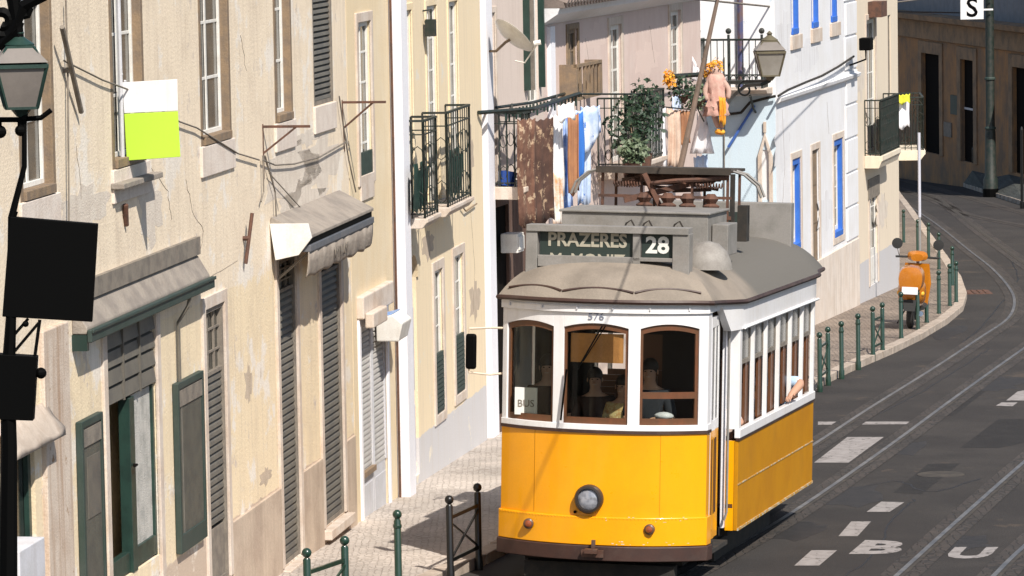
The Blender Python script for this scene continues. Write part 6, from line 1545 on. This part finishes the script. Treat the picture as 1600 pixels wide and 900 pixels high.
# near lamp post at left; its shaded silhouette is put in as plain black
def lampY(x,y): return atY(x,y,25.5)
lp=G(2,0) if False else None
pz=lampY(8,900); base=Vector((lampY(12,900).x, 25.5, gz(0,25.5)))
e=empty('lamp_post',base,(0,0,0),'black lamp post at the left edge carrying a green lantern, close to the camera, painted as a silhouette','street lamp')
L_=lambda x,y,dy=0.0:(atY(x,y,25.5+dy)-base)
mb=MB(); mb.tube([(0.0,0,0),L_(12,900),L_(14,700),L_(12,600),L_(18,480),L_(18,340),L_(38,260),L_(38,150),L_(30,60),L_(15,-40)],[.07,.06,.05,.045,.03,.022,.016,.016,.03,.05],8); mb.build('post', M['black'], e, smooth=True)
lc=empty('lantern_head', L_(33,168), (0,0,R(10))); lc.parent=e
lantern(lc,.46,M['green'],M['lampglass'])
mb=MB(); mb.tube([L_(-30,187),L_(30,187),L_(64,184),L_(80,172)],.018,6)
mb.tube([L_(32,187),L_(32,200)],.02,6); mb.ball(L_(32,204),.035); mb.ball(L_(0,206),.04); mb.tube([L_(0,187),L_(0,206)],.012,6)
mb.tube([L_(36,168),L_(36,187)],.03,8)
w=[]
for i in range(20): t=i/19*2.6*math.pi; r_=26*(1-i/26); w.append(L_(4+r_*math.cos(t),34+r_*math.sin(t)))
mb.tube(w,.035,6); mb.tube([L_(-20,60),L_(0,70),L_(18,50),L_(36,10),L_(70,-8)],.04,6); mb.tube([L_(20,30),L_(44,24),L_(48,12)],.022,6)
mb.pieces('scroll_bracket', M['black'], e)
# boards hung on the post; the black colour stands in for their shade
sc0=empty('hanging_board',lampY(20,345),(0,0,R(3)),'large black square board hung from the lamp post, painted as a silhouette','board','black boards on the lamp post')
mb=MB(); P=[lampY(x,y)-lampY(20,345) for x,y in ((16,338),(153,350),(144,503),(4,494))]
mb.add([p+Vector((0,-.03,0)) for p in P]+[p+Vector((0,.03,0)) for p in P],[(0,1,2,3),(7,6,5,4),(0,4,5,1),(1,5,6,2),(2,6,7,3),(3,7,4,0)]); mb.build('panel', M['black'], sc0, bevel=.004)
mb=MB(); 
for x in (20,62,): mb.bar(lampY(x,500)-lampY(20,345),lampY(x-8,560)-lampY(20,345),.02)
mb.bar(lampY(60,505)-lampY(20,345),lampY(22,550)-lampY(20,345),.018); mb.bar(lampY(44,498)-lampY(20,345),lampY(12,535)-lampY(20,345),.018); mb.tube([lampY(20,342)-lampY(20,345),lampY(24,330)-lampY(20,345)],.02); mb.pieces('hanger', M['black'], sc0)
o_=lampY(20,560); sc1=empty('hanging_board',o_,(0,0,0),'small black box board on the post under the large black board, painted as a silhouette','board','black boards on the lamp post')
mb=MB(); P=[lampY(x,y)-o_ for x,y in ((-4,552),(59,556),(53,656),(-6,654))]
mb.add([p+Vector((0,-.05,0)) for p in P]+[p+Vector((0,.05,0)) for p in P],[(0,1,2,3),(7,6,5,4),(0,4,5,1),(1,5,6,2),(2,6,7,3),(3,7,4,0)]); mb.build('panel', M['black'], sc1, bevel=.004)
mb=MB(); mb.ball(lampY(64,583)-o_,.035); mb.ball(lampY(40,506)-o_,.02); mb.pieces('fitting', M['black'], sc1)
# =============================================================== projecting white and green board
a_,b_=F1b.sz(194,130); pw=F1b.w(a_+.0,0,b_)
tp=F1b.sz(192,0)
e=F1b.emp('projecting_sign','blank board, white above and lime green below, projecting from the beige wall between two windows','sign')
c0_=atY(194,130,pw.y-.02); inv1=(Matrix.Translation(F1b.o) @ Matrix.Rotation(F1b.ang,4,'Z')).inverted()
def signbox(px, name, mt):
    Y0=pw.y-.02; P=[atY(x,y,Y0-(x-194)/86*.07) for x,y in px]; n_=Vector((-.1,1,0)).normalized()*.05
    mb=MB(); mb.add([inv1@p for p in P]+[inv1@(p+n_) for p in P],[(0,1,2,3),(7,6,5,4),(0,4,5,1),(1,5,6,2),(2,6,7,3),(3,7,4,0)]); mb.build(name,mt,e,bevel=.004)
signbox([(191,129),(277,124),(278,173),(194,177)],'white_panel',M['tram_white'])
signbox([(194,178),(278,174),(282,245),(198,251)],'green_panel',mat('lime green enamel',(.46,.70,.05),.5,fine=.02))
mb=MB(); 
for px in ((190,127),(192,250)): 
    q=inv1@atY(px[0]+4,px[1],pw.y); mb.tube([(q.x,0.0,q.z),(q.x,q.y-.02,q.z)],.015,6)
q0=inv1@atY(184,-30,pw.y-.05); q1=inv1@atY(192,262,pw.y-.05); mb.tube([q0,q1],.022,8)
for z in (q1.z+.05,(q1.z+q0.z)/2): mb.tube([(q1.x,0,z),(q1.x,q1.y,z)],.014,6)
mb.build('support_pole', M['pale_grey'], e)
# =============================================================== brackets, rods and cables on the walls
def wall_bracket(F_,px0,px1,py,foot,lab):
    e=F_.emp('wall_bracket',lab,'bracket','rusty iron brackets on the house walls'); a=F_.sz(px0,py); b=F_.sz(foot[0],foot[1]); n=F_.n
    ln=(px1-px0)/(F/ (F_.w(a[0],0,0).y))*1.0
    mb=MB(); z=a[1]; mb.bar((a[0],0,z),(a[0],-ln,z),.03); mb.bar((b[0],0,b[1]),(a[0],-ln*.72,z),.022); mb.bar((a[0],0,z+.03),(b[0],0,b[1]-.3),.022); mb.build('bars', M['rust'], e)
wall_bracket(F1b,410,486,198,(411,240),'rusty triangular iron bracket on the beige wall under the second last upper window')
wall_bracket(F2,534,604,160,(537,200),'rusty triangular iron bracket reaching in front of the tall narrow window')
def rod(lab,p0,p1,off,r=.025,mt='rust',F_=None):
    F_=F_ or F1b; a=F_.sz(*p0,off); b=F_.sz(*p1,off*.4); mb=MB(); mb.tube([(a[0],-off,a[1]),((a[0]+b[0])/2,-off*.7,(a[1]+b[1])/2),(b[0],-off*.4,b[1])],r,7); mb.tube([((a[0]+b[0])/2,0,(a[1]+b[1])/2),((a[0]+b[0])/2,-off*.7,(a[1]+b[1])/2)],.03,6)
    o=mb.build('iron_rod',M[mt]); o.location=F_.o; o.rotation_euler=(0,0,F_.ang); tag(o,lab,'rod','iron rods fixed to the shop house wall')
rod('grey iron rod slanting on the beige wall right of the lantern',(97,42),(127,175),.12,.026,'grey_frame')
rod('short rusty rod on the beige wall above the pale plaster between the awnings',(394,333),(384,412),.10,.022)
rod('small rusty stub on the beige wall under the projecting board',(196,320),(197,352),.04,.03)
def wcable(lab,pts,F_=None,r=.010,mt='grey_frame',off=.04,sag=.0):
    F_=F_ or F1b; P=[]
    for x,y in pts: a=F_.sz(x,y,off); P.append(F_.w(a[0],off,a[1]))
    cable('cable',P,r,M[mt],lab,sag=sag)
wcable('thin cable sagging across the beige wall between the upper windows',[(100,95),(160,125),(200,140),(280,190),(308,200),(372,240),(405,250)])
wcable('vertical cable down the beige wall right of the first window',[(103,0),(106,120),(108,345)])
wcable('loose cable below the two rusty brackets',[(410,250),(430,258),(460,256),(500,245),(540,222)])
wcable('pair of cables hanging from the first rusty bracket to the awning',[(411,243),(412,300),(408,315)])
wcable('cable slanting down to the canvas awning',[(414,243),(430,300),(432,350)])
wcable('thin slanting cable over the pale patch of wall',[(420,270),(470,325),(480,335)],r=.007)
wcable('cable running from the window corner down to the canvas awning beside the drain strip',[(530,150),(537,200),(545,250),(556,300)],r=.010)
wcable('cable looped across the white corner strip beside the iron balcony',[(722,322),(728,330),(745,318)],F_=F3,r=.012,mt='wood_frame')
# cable along white house string course
wcable('dark cable draped along the white house wall towards the floodlight',[(1216,150),(1232,140),(1260,128),(1285,118),(1310,104),(1322,96),(1334,88)],F_=F6,r=.026,mt='underframe',off=.12)
P=[FE.w(*[(FE.sz(x,y,.12))[0],.12,(FE.sz(x,y,.12))[1]]) for x,y in ((1130,172),(1142,178),(1158,176),(1172,160),(1190,155),(1212,150))]
cable('cable',P,.028,M['underframe'],'thick dark cable drooping over the pale blue wall under the balcony')
# overhead wires
cable('overhead_wire',[atY(1060,-4,74),atY(1230,13,86),atY(1345,10,96),atY(1480,-6,120)],.02,M['grey_frame'],'thin overhead wire crossing in front of the white house near the top edge',cat='wire',group='overhead wires')
cable('overhead_wire',[atY(1345,10,96),atY(1400,18,110),atY(1500,20,145)],.02,M['black'],'overhead wire running on towards the shaded building',cat='wire',group='overhead wires')
cable('overhead_wire',[Pt+Vector((-.0,-30,1.9)),Pt+Vector((.02,0,.06)),Pt+Vector((5,30,-.6))],.012,M['black'],'trolley wire above the tram, touched by its pole',cat='wire',group='overhead wires')
# =============================================================== small things on the road
def road_patch(pxs, lab, mt='asphalt_patch'):
    q=[G(x,y) for x,y in pxs]; c=sum(q,Vector())/len(q); mb=MB(); mb.add([(v.x-c.x,v.y-c.y,v.z-c.z+.0015) for v in q],[tuple(range(len(q)))])
    o=mb.build('road_patch', M[mt]); o.location=c; tag(o,lab,kind='structure')
road_patch([(1395,770),(1450,725),(1500,724),(1440,772)],'darker square asphalt repair right of the track')
road_patch([(1500,700),(1560,655),(1610,655),(1610,690),(1560,700)],'darker asphalt repair near the right edge')
road_patch([(1440,650),(1520,596),(1560,596),(1490,650)],'long darker asphalt strip beside the rail')
p=G(1498,458); mb=MB(); mb.box(-.45,.45,-.5,.5,0,.02); 
for i in range(6): mb.box(-.40+i*.14,-.34+i*.14,-.42,.42,.0205,.034)
o=mb.build('drain_grate', M['rust']); o.location=p+Vector((.3,0,0)); tag(o,'rusty drain grate in the road at the bend of the kerb','drain grate')
p=G(1470,742); mb=MB(); mb.lathe([(.34,0),(.34,.008),(.30,.012),(.02,.012)],n=20); o=mb.build('manhole_cover', M['groove']); o.location=p; tag(o,'small round manhole cover between the two tracks','manhole cover')

# =============================================================== wear on the walls: repaired plaster and cracks
def blob(mb, s, z, w, h, rs, th=.0012, n=27):
    p=[]
    for k in range(n):
        t=math.tau*k/n; r_=rs.uniform(.8,1.05)*(1+.22*math.sin(k*1.3)+.12*math.sin(k*2.9)); p.append((s+w*r_*math.cos(t), z+h*r_*math.sin(t)))
    vs=[(x,-th,zz) for x,zz in p]+[(x,.001,zz) for x,zz in p]; fs=[tuple(range(n))]+[(k,(k+1)%n,n+(k+1)%n,n+k) for k in range(n)]
    mb.add(vs,fs)
def wear(F_, b_, spots, cracks, mt, seed):
    rs=random.Random(seed); mb=MB()
    for (px,py,w,h) in spots: a=F_.sz(px,py); blob(mb,a[0],a[1],w,h,rs)
    mb.pieces('plaster_repair', mt, b_)
    for pts in cracks:
        mb=MB(); P=[F_.sz(*q) for q in pts]; out=[]
        for i in range(len(P)-1):
            for k in range(6):
                t=k/6; out.append((P[i][0]+(P[i+1][0]-P[i][0])*t+rs.uniform(-.035,.035), -.001, P[i][1]+(P[i+1][1]-P[i][1])*t+rs.uniform(-.012,.012)))
        mb.tube(out,[.0018+.0022*rs.random() for _ in out],4); mb.build('wall_crack', M['crack'], b_)
M['crack']=mat('dark crack',(.16,.12,.09),.95,fine=0)
M['repair']=mat('bare grey plaster repair',(.66,.585,.50),.95,col2=(.60,.52,.44),scale=5,bump=.5,streak=.4,streakcol=(.4,.33,.27))
M['repair_d']=mat('old brown damp plaster',(.46,.37,.28),.95,col2=(.54,.44,.34),scale=5,bump=.5,streak=.5,streakcol=(.33,.25,.18))
wear(F1b,b1,[(130,330,1.0,.25),(235,330,.5,.35),(455,270,1.6,.40),(500,255,1.3,.34),(470,320,1.5,.26),(480,215,.8,.10)],
     [[(120,230),(128,330)],[(290,280),(300,330),(318,360),(312,400)],[(376,55),(386,120)],[(330,430),(378,405)],[(236,262),(262,300),(268,352)]], M['repair'], 11)
wear(F1b,b1,[(140,470,.4,.2),(408,800,.5,.16),(415,745,.35,.10),(388,600,.2,.22)],[],M['repair_d'],12)
wear(F3,b3,[(668,382,.5,.2),(742,470,.5,.3),(735,240,.3,.4)],[[(735,330),(742,420),(738,500)],[(655,350),(660,400)]],M['repair_d'],13)
wear(F5,b5,[(930,60,.9,.25),(1010,95,1.0,.3),(925,280,1.2,.3)],[[(915,60),(925,130)],[(1015,40),(1024,110)]],mat('paler pink repair',(.64,.51,.455),.95,bump=.4),14)
wear(F6,b6,[(1260,90,1.5,.35),(1222,230,.9,.5),(1290,330,1.0,.4),(1225,60,.9,.5)],[[(1222,170),(1226,260),(1222,330)],[(1292,160),(1296,220)]],mat('grey limewash repair',(.70,.695,.71),.95,bump=.4,streak=.4),15)
wear(F7,b7,[(1378,330,.9,.4),(1345,120,.5,.5)],[[(1382,300),(1386,370)]],M['repair'],16)
# tar seams and stains on the asphalt
M['tar']=mat('black tar seam',(.012,.011,.011),.6,fine=0)
def seam(pxs,w,lab,seed):
    rs=random.Random(seed); P=smooth([gxy(x,y) for x,y in pxs],8); P=[p+Vector((rs.uniform(-.03,.03),rs.uniform(-.05,.05),0)) for p in P]
    mb=ribbon(P,-w/2,w/2,.0025); o=mb.build('tar_seam',M['tar']); tag(o,lab,kind='structure')
seam([(1330,765),(1400,752),(1455,768),(1530,748)],.03,'thin tar seam across the road',1)
seam([(1365,650),(1440,612),(1500,575),(1545,545)],.025,'thin tar seam along the road beside the rail',2)
seam([(1530,800),(1560,770),(1590,765)],.03,'short tar seam near the right edge of the road',3)
seam([(1320,900),(1370,862),(1390,815),(1430,780)],.025,'wandering tar seam between the dashes and letters',4)
seam([(1480,560),(1560,480),(1590,430),(1560,380)],.03,'long tar seam following the bend of the road',5)
M['stain']=mat('oil stained asphalt',(.018,.016,.015),.7,col2=(.028,.024,.022),scale=4,bump=.4,bscale=60)
for k,(x,y,w,h) in enumerate(((1330,775,.5,1.6),(1420,700,.35,1.2),(1500,850,.5,.9),(1250,830,.35,1.0),(1480,520,.4,2.0),(1560,600,.5,1.5))):
    p=G(x,y); rs=random.Random(30+k); n=18; vs=[]
    for j in range(n): t=math.tau*j/n; r_=rs.uniform(.6,1.1); vs.append((w*r_*math.cos(t)+.2*h*r_*math.sin(t),h*r_*math.sin(t),-SLOPE*h*r_*math.sin(t)+.0018))
    mb=MB(); mb.add(vs,[tuple(range(n))]); o=mb.build('oil_stain',M['stain']); o.location=p; tag(o,'dark oil stain soaked into the road',kind='structure')
